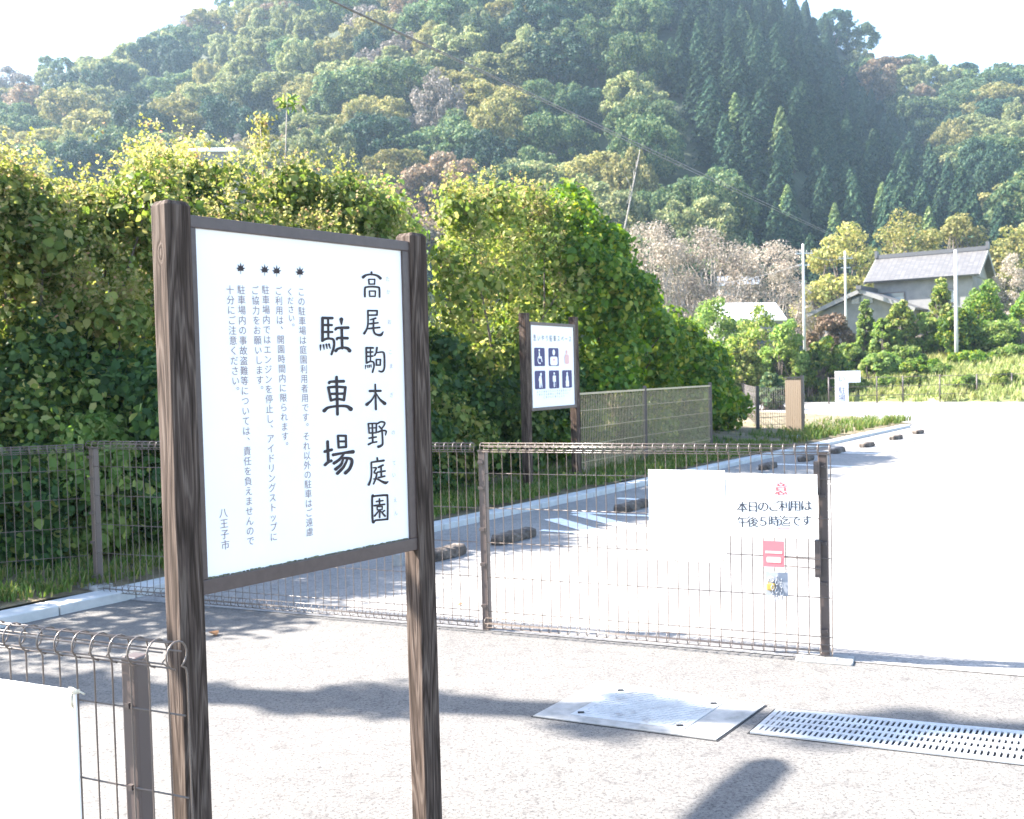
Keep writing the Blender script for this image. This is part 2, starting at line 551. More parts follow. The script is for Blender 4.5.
# front drive (in front of the mesh fence) and the parking lot behind it
FA = Vector((1.675, 5.41, 0)); FDIR = Vector((-.9193, .3935, 0))      # mesh fence: gate post and direction to the left
def fpt(t, off=0): return FA + FDIR * t + Vector((FDIR.y, -FDIR.x, 0)) * off   # off>0 = away from the camera
K0 = Vector((-3.19, 6.93, 0)); KD = Vector((.5845, .8114, 0)); KN = Vector((-KD.y, KD.x, 0))   # kerb line; KN points to the hedge
d = MB()
drive = [(-14, -6), (30, -6), (30, -6.5 + 0), (30, -6.7)]
a = fpt(-30); b = fpt(5.2); 
poly = [(-14, -8), (40, -8), (a.x, a.y), (b.x, b.y), (K0.x - KD.x * 0, K0.y), (-14, K0.y - 8)]
poly = [(-14, -8), (40, -8), (40, a.y + (a.x - 40) * .428 if a.x > 40 else -6), (b.x, b.y), (K0.x - KD.x * 1.2, K0.y - KD.y * 1.2), (-5.2, 4.2), (-14, -4)]
dl = [(-14, -8), (32, -8)] + [(fpt(-30, .4).x, fpt(-30, .4).y), (fpt(5.0, .4).x, fpt(5.0, .4).y), (K0.x - KD.x * 2.5, K0.y - KD.y * 2.5), (-14, 3.5)]
d.add([(p[0], p[1], 0) for p in dl], [tuple(range(len(dl)))])
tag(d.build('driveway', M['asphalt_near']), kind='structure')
def kp(t, off=0): return K0 + KD * t + KN * off
lot = [fpt(5.0), fpt(-30), Vector((60, -5, 0)), Vector((60, 3.4, 0)), Vector((20.3, 39.7, 0)), Vector((14.4, 45.1, 0)), Vector((8.5, 50.5, 0)), Vector((-3, 56, 0)),
       Vector((-3, 44, 0)), Vector((4, 36.5, 0)), Vector((7.2, 31, 0)), Vector((8.9, 27, 0)), Vector((9.2, 25, 0)), kp(20.5), kp(.1)]
d = MB(); d.add([(p.x, p.y, .004) for p in lot], [tuple(range(len(lot)))])
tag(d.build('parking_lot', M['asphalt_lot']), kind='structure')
# a road going off to the right of the fence foot is the same asphalt; kerb strip in lengths
kb = MB()
kb2 = []
L = 0.6
for i in range(-4, 38):
    t0 = i * L + .004; t1 = (i + 1) * L - .004
    o0 = 0.0
    pts = [kp(t0, 0), kp(t1, 0), kp(t1, .22), kp(t0, .22)]
    kb.prism([(p.x, p.y) for p in pts][::1], -.02, .07)
k = kb.build('kerb', M['concrete_kerb']); bevel(k, .008, 2); tag(k, kind='structure')
# verge behind the kerb
vb = MB()
vp = []
for i in range(0, 26):
    t = -6 + i * 1.2
    for j, (o_, z_) in enumerate(((.22, .06), (.8, .12), (2.0, .22), (5.0, .35), (14, .4))):
        p = kp(t, o_); vp.append((p.x, p.y, z_ + .03 * math.sin(i * 1.7 + j)))
for i in range(25):
    for j in range(4):
        q = i * 5 + j
        vb.add([], [])
        vb.f.append((q, q + 1, q + 6, q + 5)); vb.m.append(0); vb.sm.append(True)
vb.v = vp
tag(vb.build('verge', M['soil']), kind='structure')

# painted markings
pm = MB()
def stripe(pts, w, z=.009):
    a, b = Vector(pts[0]), Vector(pts[1]); dd = (b - a).normalized(); n = Vector((-dd.y, dd.x, 0)) * w / 2
    pm.add([(q.x, q.y, z) for q in (a - n, b - n, b + n, a + n)], [(0, 1, 2, 3)])
def gs(x0, y0, x1, y1, w, z=.009): stripe((G(x0, y0), G(x1, y1)), w, z)
gs(552, 519.5, 607, 535.5, .2); gs(578, 514.5, 652, 533, .2); gs(572, 513, 655, 517, .1, .0095); gs(541, 531, 622, 536.5, .1, .0095)
gs(650, 514, 720, 528, .13)
LN = KN * -1
for i in range(5):           # bays along the kerb
    t = 7.2 + i * 2.5
    stripe((kp(t, -.35), kp(t, -5.2)), .12, .0085)
tag(pm.build('road_marking', M['paint']), kind='structure')

# ------------------------------------------------------------------ distant trees on the hill
def crown_mesh(name, matr, R0, H, nlob, nleaf, lsz, trunk=True, irregular=.25, material2=None):
    ell = []
    for i in range(nlob):
        a = rng.uniform(0, 2 * math.pi); el = rng.uniform(-.2, 1)
        rr = R0 * rng.uniform(.35, .55)
        rad = R0 * .62 * math.sqrt(max(0, 1 - el * el * .8)) * rng.uniform(.8, 1 + irregular)
        ell.append((math.cos(a) * rad, math.sin(a) * rad, H * .62 + el * H * .27, rr, rr, rr * .75))
    ell.append((0, 0, H * .62, R0 * .7, R0 * .7, H * .28))
    C, RR = clumps_on(ell, .9, R0 * .10, R0 * .20, inner=.25)
    p, n, _ = shell_points(C, RR, nleaf, up=.45, squash=.8, fill=.5)
    v, f = leaf_arrays(p, n, rng.uniform(.7, 1.25, len(p)) * lsz, 'quad', .2)
    me_o = np_mesh(name, v, f, matr)
    if trunk:
        mb = MB()
        mb.tube([(0, 0, -1.5), (0.1, 0, H * .3), (0, .1, H * .6)], [R0 * .06, R0 * .045, R0 * .02], 6)
        for k in range(4):
            a = k * 1.6; mb.tube([(0, 0, H * .3), (math.cos(a) * R0 * .3, math.sin(a) * R0 * .3, H * .55)], [R0 * .03, R0 * .012], 5)
        n0 = len(me_o.data.vertices)
        # join into one mesh
        tmp = mb.build('tmp', M['bark'])
        me_o = join_two(me_o, tmp)
    return me_o


def join_two(a, b):
    """append mesh b to mesh a, b keeps its material as an extra slot"""
    va = np.empty(len(a.data.vertices) * 3, np.float32); a.data.vertices.foreach_get('co', va)
    vb_ = np.empty(len(b.data.vertices) * 3, np.float32); b.data.vertices.foreach_get('co', vb_)
    fa = [tuple(p.vertices) for p in a.data.polygons]; na_ = len(va) // 3
    fb = [tuple(i + na_ for i in p.vertices) for p in b.data.polygons]
    me = bpy.data.meshes.new(a.data.name)
    me.from_pydata(np.concatenate([va, vb_]).reshape(-1, 3).tolist(), [], fa + fb)
    me.materials.append(a.data.materials[0]); me.materials.append(b.data.materials[0])
    me.polygons.foreach_set('material_index', [0] * len(fa) + [1] * len(fb))
    me.update()
    bm_ = b.data; am_ = a.data; nm = a.name
    bpy.data.objects.remove(b); bpy.data.meshes.remove(bm_)
    a.data = me; bpy.data.meshes.remove(am_)
    return a


def conifer_mesh(name, matr, R0, H, nleaf, lsz):
    nl = 15
    P_ = []; N_ = []
    k = nleaf
    u = rng.random(k) ** .75                   # 0 = top
    z = H * (1 - u * .88)
    lay = np.floor(u * nl) / nl
    ang = rng.uniform(0, 2 * math.pi, k)
    lob = .82 + .26 * np.sin(ang * 5 + lay * 40) + .12 * np.sin(ang * 9 + lay * 77)
    saw = 1 - .20 * (1 - (u * nl - np.floor(u * nl)))
    rad = R0 * (u ** .68) * lob * saw * (1 - .45 * rng.random(k) ** 2.0) + .08
    p = np.stack([np.cos(ang) * rad, np.sin(ang) * rad, z], 1)
    n = np.stack([np.cos(ang), np.sin(ang), np.full(k, .9)], 1) + rng.normal(size=(k, 3)) * .5
    v, f = leaf_arrays(p, n, rng.uniform(.7, 1.3, k) * lsz, 'quad', .8)
    o = np_mesh(name, v, f, matr)
    mb = MB(); mb.tube([(0, 0, -1.5), (0, 0, H * .9)], [R0 * .09, R0 * .02], 6)
    return join_two(o, mb.build('tmp', M['bark']))


KINDS = {}
BM = (M['tree_pale'], M['tree_mid'], M['tree_olive'], M['tree_dark'], M['tree_red'], M['tree_grey'])
kinds_b = [('broadleaf_tree', 'pale green', 'tree_pale'), ('broadleaf_tree', 'mid green', 'tree_mid'), ('broadleaf_tree', 'olive brown', 'tree_olive'),
           ('broadleaf_tree', 'dark green', 'tree_dark'), ('broadleaf_tree', 'reddish brown', 'tree_red'), ('broadleaf_tree', 'grey leafless', 'tree_grey')]
protos = []
for nm, desc, mk in kinds_b:
    vs_ = []
    for k in range(3 if mk in ('tree_pale', 'tree_mid', 'tree_olive') else 2):
        o = crown_mesh(nm, M[mk], 7.6, 14.0, int(rng.integers(9, 15)), 12000 if mk != 'tree_grey' else 7000, .34)
        vs_.append(o)
    protos.append((desc, vs_))
con = [('dark', [conifer_mesh('cedar_tree', M['cedar'], 3.3, 13, 8000, .30) for _ in range(4)]),
       ('light green', [conifer_mesh('cedar_tree', M['cedar_light'], 2.9, 12, 6500, .30) for _ in range(1)])]

def px_of(x, y, z):
    p = Vector((x, y, z)) - O
    w = p.dot(FWD)
    return 512 + p.dot(RT) / w * F_PX, 409.5 - p.dot(UP) / w * F_PX

used = set()
def put(proto, loc, rz, sx, sz):
    if proto.name in used: o = proto.copy(); col.objects.link(o)
    else: o = proto; used.add(proto.name)
    o.location = loc; o.rotation_euler = (0, 0, rz); o.scale = (sx, sx, sz)
    return o

pts = []
def cedar_zone(px, py):
    # diagonal band of dark conifers
    left = np.interp(py, [-60, 0, 100, 200, 300], [620, 645, 705, 728, 745])
    right = np.interp(py, [-60, 0, 50, 100, 150, 250], [780, 800, 850, 875, 930, 1030])
    return left < px < right
occ = []
cand = []
for _ in range(60000):
    y = FOOT_Y + 3 + (rng.random() ** .8) * 250
    az = rng.uniform(-.62, .60)
    x = az * y
    if y > ridge_Y(az) + 6: continue
    z = terr(x, y)
    u_, v_ = px_of(x, y, z + 8)
    if u_ < -35 or u_ > 1060 or v_ < -75: continue
    cz = cedar_zone(u_, v_)
    sp = 5.0 if cz else 9.3
    ok = True
    for (x2, y2, s2) in occ:
        if (x2 - x) ** 2 + (y2 - y) ** 2 < ((sp + s2) / 2) ** 2: ok = False; break
    if ok:
        occ.append((x, y, sp)); cand.append((x, y, z, u_, v_, cz))
for _ in range(16000):
    y = FOOT_Y + 2 + (rng.random() ** .8) * 240
    az = rng.uniform(-.55, .55); x = az * y
    if y > ridge_Y(az) + 2: continue
    z = terr(x, y); u_, v_ = px_of(x, y, z + 6)
    if u_ < -10 or u_ > 1035 or v_ < -60 or len(cand) >= 560: continue
    cz = cedar_zone(u_, v_)
    if cz: continue
    if all((x2 - x) ** 2 + (y2 - y) ** 2 > (5.4 if s2 > 6 else 4.2) ** 2 for (x2, y2, s2) in occ):
        occ.append((x, y, 5.0)); cand.append((x, y, z, u_, v_, 2))
cand.sort(key=lambda c: c[1])
nb = nc = 0
for (x, y, z, u_, v_, cz) in cand:
    zone = ('at the top of the hill' if v_ < 40 else 'high on the hill' if v_ < 100 else 'halfway up the hill' if v_ < 160 else 'at the hill foot')
    side = ('left of the sign posts' if u_ < 150 else 'above the sign board' if u_ < 330 else 'above the right sign post' if u_ < 460 else
            'above the pictogram sign' if u_ < 600 else 'above the cherry trees' if u_ < 790 else 'above the tiled house' if u_ < 950 else 'by the right edge')
    if cz is True or cz == 1:
        if nc >= 290: continue
        nc += 1
        r = rng.random()
        light = rng.random() < (.10 if v_ > 90 else .02)
        desc, vs_ = con[1 if light else 0]
        szf = rng.uniform(.8, 1.2); o = put(vs_[int(rng.integers(len(vs_)))], (x, y, z - 1), rng.uniform(0, 6.28), rng.uniform(.7, 1.1), szf * .9)
        desc = ('short ' if szf < .93 else 'tall ' if szf > 1.07 else '') + desc
        tag(o, f'{desc} pointed cedar {zone}, {side}', 'cedar tree', 'cedar trees on the hillside')
    else:
        if nb >= 298: continue
        nb += 1
        if u_ > 800: pr = [.3, .3, .2, .12, .06, .02]
        elif u_ > 520: pr = [.24, .34, .16, .22, .02, .02]
        else: pr = [.32, .28, .22, .12, .04, .02]
        k = int(rng.choice(6, p=pr))
        desc, vs_ = protos[k]
        szf = rng.uniform(.75, 1.2) if cz != 2 else rng.uniform(.5, .68); o = put(vs_[int(rng.integers(len(vs_)))], (x, y, z - 2.0), rng.uniform(0, 6.28), szf, rng.uniform(.75, 1.1))
        desc = ('small ' if szf < .88 else 'large ' if szf > 1.06 else '') + desc
        tag(o, f'{desc} round tree {zone}, {side}', 'tree', 'broadleaf trees on the hillside')

for lst in [v for _, v in protos] + [v for _, v in con]:
    for o in lst:
        if o.name not in used: bpy.data.objects.remove(o)

# ------------------------------------------------------------------ generic plants
LEAF_K = 2.7
def plant(name, ell, mats, nleaf, lsz, label, cat, group=None, cl=(.22, .42), nper=1.3, stems=True, droop=.6, kind='leaf', fill=.5, up=.3,
          part='foliage', zmin=0.05, sprays=0, spray_mat='spray', stem_mat='bark', stem_r=.03, foot=None, inner=.3):
    """ell in world coordinates; the thing's Empty stands at its foot"""
    E_ = np.array(ell, float)
    base = foot or (float(E_[:, 0].mean()), float(E_[:, 1].mean()), 0.0)
    B = np.array(base)
    root = empty(name, base)
    tag(root, label, cat, group)
    ell2 = [tuple(e) for e in E_]
    if name == 'vine_thicket':
        for e in list(ell2):
            for _ in range(7):
                d_ = unit(rng.normal(size=(1, 3)) + np.array([[0, -.35, .45]]))[0]
                r_ = min(e[3], e[5], 1.2) * rng.uniform(.22, .55)
                ell2.append((e[0] + d_[0] * e[3] * .92, e[1] + d_[1] * e[4] * .92, e[2] + d_[2] * e[5] * .92, r_, r_, r_ * rng.uniform(.7, 1.1)))
    C, RR = clumps_on(ell2, nper, cl[0], cl[1], zmin=B[2] + zmin, inner=inner)
    if kind == 'leaf': nleaf = int(nleaf * LEAF_K)
    p, n, _ = shell_points(C, RR, nleaf, up=up, squash=.85, fill=fill)
    ok = p[:, 2] > B[2] + .03
    p = p[ok]; n = n[ok]
    v, f = leaf_arrays(p - B, n, rng.choice([.45, .7, 1.0, 1.35], len(p), p=[.2, .35, .3, .15]) * rng.uniform(.85, 1.15, len(p)) * lsz * .9, kind, droop)
    np_mesh(part, v, f, M[mats], root)
    if sprays:
        top = C[C[:, 2] > B[2] + (C[:, 2].max() - B[2]) * .52]; sprays = int(sprays * 2.4)
        PP = []; NN = []
        for _ in range(sprays):
            c = top[int(rng.integers(len(top)))] + rng.normal(size=3) * .12
            dirv = unit(np.array([[rng.normal() * .5, rng.normal() * .5, 1.0]]))[0]
            c = c + dirv * .22
            m_ = 20
            tt = rng.random((m_, 1)) ** .8
            PP.append(c + dirv * tt * rng.uniform(.06, .30) + rng.normal(size=(m_, 3)) * .045 * (1.3 - tt)); NN.append(rng.normal(size=(m_, 3)) + [0, 0, .6])
        PP = np.concatenate(PP); NN = np.concatenate(NN)
        v, f = leaf_arrays(PP - B, NN, rng.uniform(.5, 1.3, len(PP)) * .026, 'quad', .1)
        np_mesh('seed_spray', v, f, M[spray_mat], root)
    if stems:
        mb = MB()
        for e in E_:
            for k in range(5):
                j = int(rng.integers(len(C)))
                a = Vector((e[0] + rng.normal() * e[3] * .25, e[1] + rng.normal() * e[4] * .25, B[2])) - Vector(base)
                c = Vector(C[j]) - Vector(base)
                mid = (a + c) / 2 + Vector(rng.normal(size=3) * .12 * e[5])
                mb.tube([a, mid, c], [stem_r, stem_r * .7, stem_r * .3], 5)
        mb.build('stem', M[stem_mat], root)
    return root


# thicket of vine covered shrubs behind the kerb (t along the kerb, offset behind it)
def E(t, off, z, rt, rz, ro=None):
    p = kp(t, off); return (p.x, p.y, z, rt, rt if ro is None else ro, rz)
TG = 'vine covered shrubs behind the kerb'
def eX(px, Y, topy, halfw_px, depth, zlow=0.0):
    """ellipsoid whose top shows at topy at depth Y"""
    t = at(px, topy, Y); X = t.x; zt = t.z
    rx = halfw_px * Y / 1000.0
    rz = (zt - zlow) * .55
    return (X, Y, zt - rz, rx, depth, rz)

plant('vine_thicket', [eX(-60, 8.8, 140, 75, 1.2), eX(15, 9.2, 178, 50, 1.2), eX(-20, 9.0, 330, 100, 1.3)],
      'vine_yellow', 9500, .085, 'yellow green thicket of small leaves at the far left edge behind the corner fence post', 'shrub', TG, sprays=260, fill=.55)
plant('vine_thicket', [eX(60, 10.0, 178, 50, 1.3), eX(115, 10.4, 188, 35, 1.2), eX(150, 10.2, 165, 40, 1.0), eX(90, 9.4, 300, 90, 1.2)],
      'vine_yellow', 10000, .085, 'sunlit yellow green vine thicket rising just left of the tall sign post', 'shrub', TG, sprays=300, fill=.55)
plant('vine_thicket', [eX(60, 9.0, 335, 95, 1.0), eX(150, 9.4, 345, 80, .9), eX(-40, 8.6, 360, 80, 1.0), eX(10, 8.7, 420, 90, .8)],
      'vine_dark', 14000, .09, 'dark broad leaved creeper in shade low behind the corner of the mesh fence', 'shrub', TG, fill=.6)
plant('vine_thicket', [eX(170, 11.6, 154, 35, 1.4), eX(205, 11.9, 160, 32, 1.2), eX(242, 11.8, 158, 42, 1.4), eX(210, 11.0, 290, 90, 1.3)],
      'vine_yellow', 9000, .09, 'pale yellow thicket topping the main sign above its left post', 'shrub', TG, sprays=330)
plant('vine_thicket', [eX(290, 12.4, 170, 32, 1.3), eX(322, 12.4, 208, 28, 1.3), eX(352, 12.6, 174, 28, 1.3), eX(390, 12.8, 192, 20, 1.1), eX(340, 12.0, 300, 80, 1.3)],
      'vine_yellow', 9500, .09, 'loose sunlit thicket above the middle of the main sign board', 'shrub', TG, sprays=260)
plant('vine_thicket', [eX(385, 13.4, 172, 32, .9)], 'shrub_light', 2600, .10, 'bright green leafy sapling top sticking up right of the sign board centre', 'shrub', TG)
plant('vine_thicket', [eX(458, 14.4, 180, 26, 1.1), eX(500, 15.8, 184, 40, 1.1), eX(450, 14.6, 300, 62, 1.0), eX(428, 13.1, 400, 50, .8), eX(535, 17.0, 178, 35, 1.1)],
      'vine_yellow', 11500, .10, 'tall yellow green thicket behind the right post of the main sign', 'shrub', TG, sprays=260)
plant('vine_thicket', [eX(560, 18.0, 180, 50, 1.4), eX(600, 18.6, 215, 42, 1.3), eX(575, 17.6, 300, 70, 1.1), eX(545, 16.6, 400, 55, .8), eX(630, 19.0, 300, 45, 1.1)],
      'vine_green', 17000, .125, 'large bright green creeper mound rising behind the white pictogram sign', 'shrub', TG, cl=(.25, .5))
plant('vine_thicket', [eX(650, 20.6, 285, 40, 1.2), eX(685, 21.6, 325, 32, 1.1), eX(660, 20.8, 370, 52, 1.0), eX(708, 22.4, 362, 30, 1.0)],
      'vine_green', 10500, .13, 'dense green creeper sloping down behind the brown slatted fence panel', 'shrub', TG, cl=(.3, .55))
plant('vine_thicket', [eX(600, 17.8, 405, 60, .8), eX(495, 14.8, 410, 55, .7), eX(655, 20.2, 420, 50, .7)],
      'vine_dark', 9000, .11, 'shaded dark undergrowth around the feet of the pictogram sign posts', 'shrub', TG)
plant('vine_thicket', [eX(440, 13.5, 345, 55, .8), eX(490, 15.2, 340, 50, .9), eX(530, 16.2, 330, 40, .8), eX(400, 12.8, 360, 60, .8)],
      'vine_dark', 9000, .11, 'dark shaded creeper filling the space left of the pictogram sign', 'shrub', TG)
plant('vine_thicket', [(-6.6, 7.75, 2.4, 1.1, 1.0, 2.5), (-8.2, 8.2, 2.0, 1.1, .95, 2.2)], 'vine_yellow', 5000, .11,
      'thicket outside the view to the left that shades the corner of the drive', 'shrub', TG)
plant('leafy_shrub', [(-4.15, 8.35, .62, .75, .45, .62), (-3.55, 8.4, .75, .4, .38, .6), (-4.7, 8.1, .5, .6, .5, .55)],
      'shrub_light', 5200, .085, 'bushy fresh green shrub catching sun behind the corner of the mesh fence', 'shrub', cl=(.12, .25), nper=1.2, stem_r=.008)
# tall plants poking over the thicket
t1 = at(262, 150, 12.2)
r = empty('tall_weed', (t1.x, t1.y, .2)); tag(r, 'tall weed with a drooping brown plume standing above the thicket', 'plant')
hgt = at(262, 112, 12.2).z - .2
mb = MB(); mb.tube([(0, 0, 0), (.02, 0, hgt * .6), (-.01, 0, hgt)], [.015, .012, .006], 5); mb.build('stem', M['palebark'], r)
pp = np.array([[rng.normal() * .06, rng.normal() * .06, hgt - rng.random() * .48] for _ in range(260)])
v, f = leaf_arrays(pp, rng.normal(size=(260, 3)), np.full(260, .05), 'leaf', 1.2, .3); np_mesh('plume', v, f, M['spray'], r)
r = empty('tall_weed', (at(284, 150, 12.4).x, 12.4, .2)); tag(r, 'thin pale stalk with a tuft of leaves at its tip above the thicket', 'plant')
hgt = at(288, 98, 12.4).z - .2
mb = MB(); mb.tube([(0, 0, 0), (.0, 0, hgt * .8), (.06, 0, hgt)], [.012, .009, .006], 5); mb.build('stem', M['palebark'], r)
pp = np.array([[.06 + rng.normal() * .05, rng.normal() * .05, hgt - rng.random() * .1] for _ in range(34)])
v, f = leaf_arrays(pp, rng.normal(size=(34, 3)) + [0, 0, 1], np.full(34, .13), 'leaf', .9, .14); np_mesh('leaf_tuft', v, f, M['shrub_light'], r)

# grass and weeds on the verge
def tufts(name, n, area, hmin, hmax, matk, seed):
    r_ = np.random.default_rng(seed); P_ = []; 
    vs = []; 
    for _ in range(n):
        x, y, z = area(r_)
        for b_ in range(9):
            a_ = r_.uniform(0, 6.28); hh = r_.uniform(hmin, hmax); w = r_.uniform(.003, .006) * (1 + y / 14)
            dx, dy = math.cos(a_), math.sin(a_); lean = r_.uniform(.1, .6) * hh
            o = np.array([x + r_.normal() * .03, y + r_.normal() * .03, z])
            s = np.array([-dy * w, dx * w, 0]); m1 = o + np.array([dx * lean * .35, dy * lean * .35, hh * .6]); t_ = o + np.array([dx * lean, dy * lean, hh])
            vs += [o - s, o + s, m1 + s * .8, m1 - s * .8, m1 - s * .8, m1 + s * .8, t_ + s * .15, t_ - s * .15]
    vs = np.array(vs); f = np.arange(len(vs)).reshape(-1, 4)
    o = np_mesh(name, vs, f, M[matk])
    return o
def verge_area(r_):
    t = r_.uniform(-2, 15); off = .26 + abs(r_.normal()) * .7
    p = kp(t, off); return p.x, p.y, .08 + min(off, 2) * .06
tag(tufts('grass', 2600, verge_area, .03, .11, 'grassblade', 3), 'short green grass along the back of the kerb', 'grass', kind='stuff')
def bank_area(r_):
    while True:
        x = r_.uniform(4, 34); y = r_.uniform(24, 58)
        if 0 < far_d(x, y) < 11: return x, y, terr(x, y)
o = tufts('grass', 9000, bank_area, .12, .45, 'drygrass', 5)
tag(o, 'long pale dry grass on the bank beyond the parking lot', 'grass', kind='stuff')
def low_area(r_):
    t = r_.uniform(15.5, 24); off = .3 + abs(r_.normal()) * .9
    p = kp(t, off); return p.x, p.y, .1
tag(tufts('weeds', 420, low_area, .06, .22, 'grassblade', 8), 'low weeds between the slatted panel and the dark fence posts', 'weeds', kind='stuff')

# ------------------------------------------------------------------ middle distance: trees, shrubs, house, poles
def mid(name, px, Y, topy, halfw, mk, nleaf, lsz, label, cat='shrub', group='shrubs on the bank below the tiled house', lobes=4, tall=False, **kw):
    X = at(px, 350, Y).x; zb = terr(X, Y)
    if zb < 0: zb = 0
    top = at(px, topy, Y).z
    H = max(top - zb, .6); rx = halfw * Y / 1000
    ell = []
    low = .05 if tall else .0; lobes = lobes * 2 if tall else lobes + 3
    for i in range(lobes):
        a = rng.uniform(-1, 1); zz = zb + H * (low + (1 - low) * (rng.uniform(.3, .80) - .18 * abs(a)))
        rr = rx * rng.uniform(.26, .5); rz = min(H * (1 - low) * rng.uniform(.16, .28), rr * 1.1)
        ell.append((X + a * rx * .72, Y + rng.uniform(-.4, .4) * rx, zz, rr, rr, rz))
    ell.append((X, Y, zb + H * (low + (1 - low) * .6), rx * .6, rx * .6, H * (1 - low) * .4))
    ell.append((X, Y, zb + H * (low + (1 - low) * .4), rx * .85, rx * .7, H * (1 - low) * .38))
    return plant(name, ell, mk, nleaf, lsz, label, cat, group, cl=(rx * .13, rx * .26), nper=1.2, kind='quad', foot=(X, Y, zb),
                 part='crown' if cat == 'tree' else 'foliage', zmin=.02, **kw)

TG2 = 'trees behind the tiled house'
mid('yellow_tree', 850, 92, 224, 52, 'yellow_tree', 16000, .22, 'yellow green autumn tree directly left of and behind the house roof', 'tree', TG2, lobes=7, tall=True, stem_r=.12)
mid('yellow_tree', 908, 98, 207, 56, 'yellow_tree', 17000, .22, 'tallest yellow green autumn tree, behind the left end of the tiled ridge', 'tree', TG2, lobes=7, tall=True, stem_r=.12)
mid('olive_tree', 962, 102, 214, 46, 'tree_olive', 14000, .24, 'olive tree rising behind the middle of the tiled ridge', 'tree', TG2, lobes=6, tall=True, stem_r=.12)
mid('yellow_tree', 1012, 100, 226, 44, 'yellow_tree', 13000, .24, 'yellow green tree behind the right gable of the house', 'tree', TG2, lobes=6, tall=True, stem_r=.12)
mid('cherry_tree', 650, 66, 216, 54, 'cherry', 17000, .10, 'bare pinkish cherry tree showing just right of the creeper mound', 'tree', 'bare cherry trees', lobes=7, tall=True, fill=.9, stem_mat='palebark', stem_r=.07)
mid('cherry_tree', 705, 68, 226, 62, 'cherry', 19000, .10, 'bare pinkish cherry tree in the middle of the row of three', 'tree', 'bare cherry trees', lobes=7, tall=True, fill=.9, stem_mat='palebark', stem_r=.07)
mid('cherry_tree', 762, 70, 238, 54, 'cherry', 17000, .10, 'bare pinkish cherry tree beside the left utility pole', 'tree', 'bare cherry trees', lobes=6, tall=True, fill=.9, stem_mat='palebark', stem_r=.07)
S = [
 (715, 52, 300, 40, 'shrub_light', 'pale shrub under the bare cherry trees, next to the creeper mound'),
 (758, 48, 304, 34, 'vine_yellow', 'rounded shrub below the bare cherry tree by the utility pole'),
 (785, 46, 318, 30, 'shrub_light', 'pale green shrub at the foot of the left utility pole'),
 (824, 46, 336, 28, 'vine_green', 'dark leaved green shrub behind the small white notice board'),
 (832, 56, 312, 26, 'tree_red', 'brownish shrub against the left gable of the house'),
 (772, 38, 372, 18, 'tree_mid', 'dark low bush beside the brown gate leaf'),
 (866, 52, 298, 11, 'shrub_light', 'narrow bright yellow green upright shrub in front of the front gable'),
 (884, 50, 318, 17, 'shrub_light', 'bright leafy shrub right of the narrow upright one'),
 (850, 49, 342, 22, 'shrub_light', 'light green shrub in front of the house gable wall'),
 (914, 53, 318, 22, 'cherry', 'half bare pinkish shrub in front of the house porch'),
 (905, 48, 345, 24, 'shrub_light', 'light green shrub below the half bare pinkish one'),
 (942, 52, 276, 16, 'vine_yellow', 'yellow leaved young tree in front of the house wall'),
 (960, 48, 308, 28, 'vine_green', 'leafy green bush around the right utility pole'),
 (1000, 48, 318, 34, 'shrub_light', 'large leafy bush at the right edge above the dark net fence'),
 (985, 54, 284, 24, 'vine_green', 'tall green bush below the right gable'),
 (1030, 56, 290, 26, 'vine_green', 'dark green bush cut by the right edge of the view'),
 (1012, 66, 252, 26, 'cherry', 'pale leafless bush beside the right gable of the house'),
 (858, 45.5, 378, 14, 'vine_yellow', 'low clump on the bank just right of the white L shaped notice'),
 (885, 45, 381, 12, 'shrub_light', 'tiny light shrub on the bank between the first wire fence posts'),
 (912, 44.5, 376, 15, 'vine_yellow', 'low yellowish clump on the bank right of the third wire fence post'),
 (938, 45.5, 372, 16, 'shrub_light', 'low shrub on the bank left of the brown net fence'),
 (968, 42.5, 384, 13, 'shrub_light', 'tiny shrub in front of the brown net fence'),
 (1004, 42, 382, 15, 'vine_yellow', 'low clump in front of the right end of the net fence'),
 (812, 47.5, 362, 18, 'vine_yellow', 'low yellow green clump between gate leaf and white notice'),
 (900, 50, 300, 20, 'vine_yellow', 'tall pale shrub right in front of the porch of the house'),
 (925, 50, 312, 22, 'shrub_light', 'pale leafy shrub left of the right utility pole'),
 (880, 47, 352, 24, 'shrub_light', 'low bright shrub above the middle of the far wire fence'),
 (925, 46, 358, 24, 'vine_green', 'low green shrub above the far wire fence, left of the net fence'),
 (975, 46.5, 352, 24, 'vine_green', 'low dark green bush right above the brown net fence'),
 (1015, 46.5, 356, 24, 'shrub_light', 'low light bush above the right end of the net fence'),
 (790, 47, 345, 24, 'vine_yellow', 'low yellow green shrub between the pole foot and the gate leaf'),
 (745, 44, 345, 26, 'vine_yellow', 'yellow green shrub beyond the dark fence posts'),
 (985, 60, 276, 24, 'shrub_light', 'tall light shrub against the right end wall of the house'),
]
for (px, Y, ty, hw, mk, lab) in S:
    mid('bank_shrub', px, Y, ty, hw, mk, int(3500 + hw * 160), .12 if mk != 'cherry' else .08, lab, stem_r=.03, fill=.55)
# more wild growth on the flat behind the thicket (left)
for (px, Y, ty, hw, mk, lab) in [
    (40, 40, 190, 60, 'tree_mid', 'dark tree mostly hidden behind the left end of the thicket'),
    (620, 45, 250, 30, 'tree_mid', 'green tree hidden behind the creeper mound, below the cherry trees'),
    (300, 55, 200, 60, 'tree_olive', 'olive tree mostly hidden behind the thicket above the sign board')]:
    mid('valley_tree', px, Y, ty, hw, mk, 5000, .22, lab, 'tree', 'valley trees behind the thicket', lobes=6, stem_r=.1)

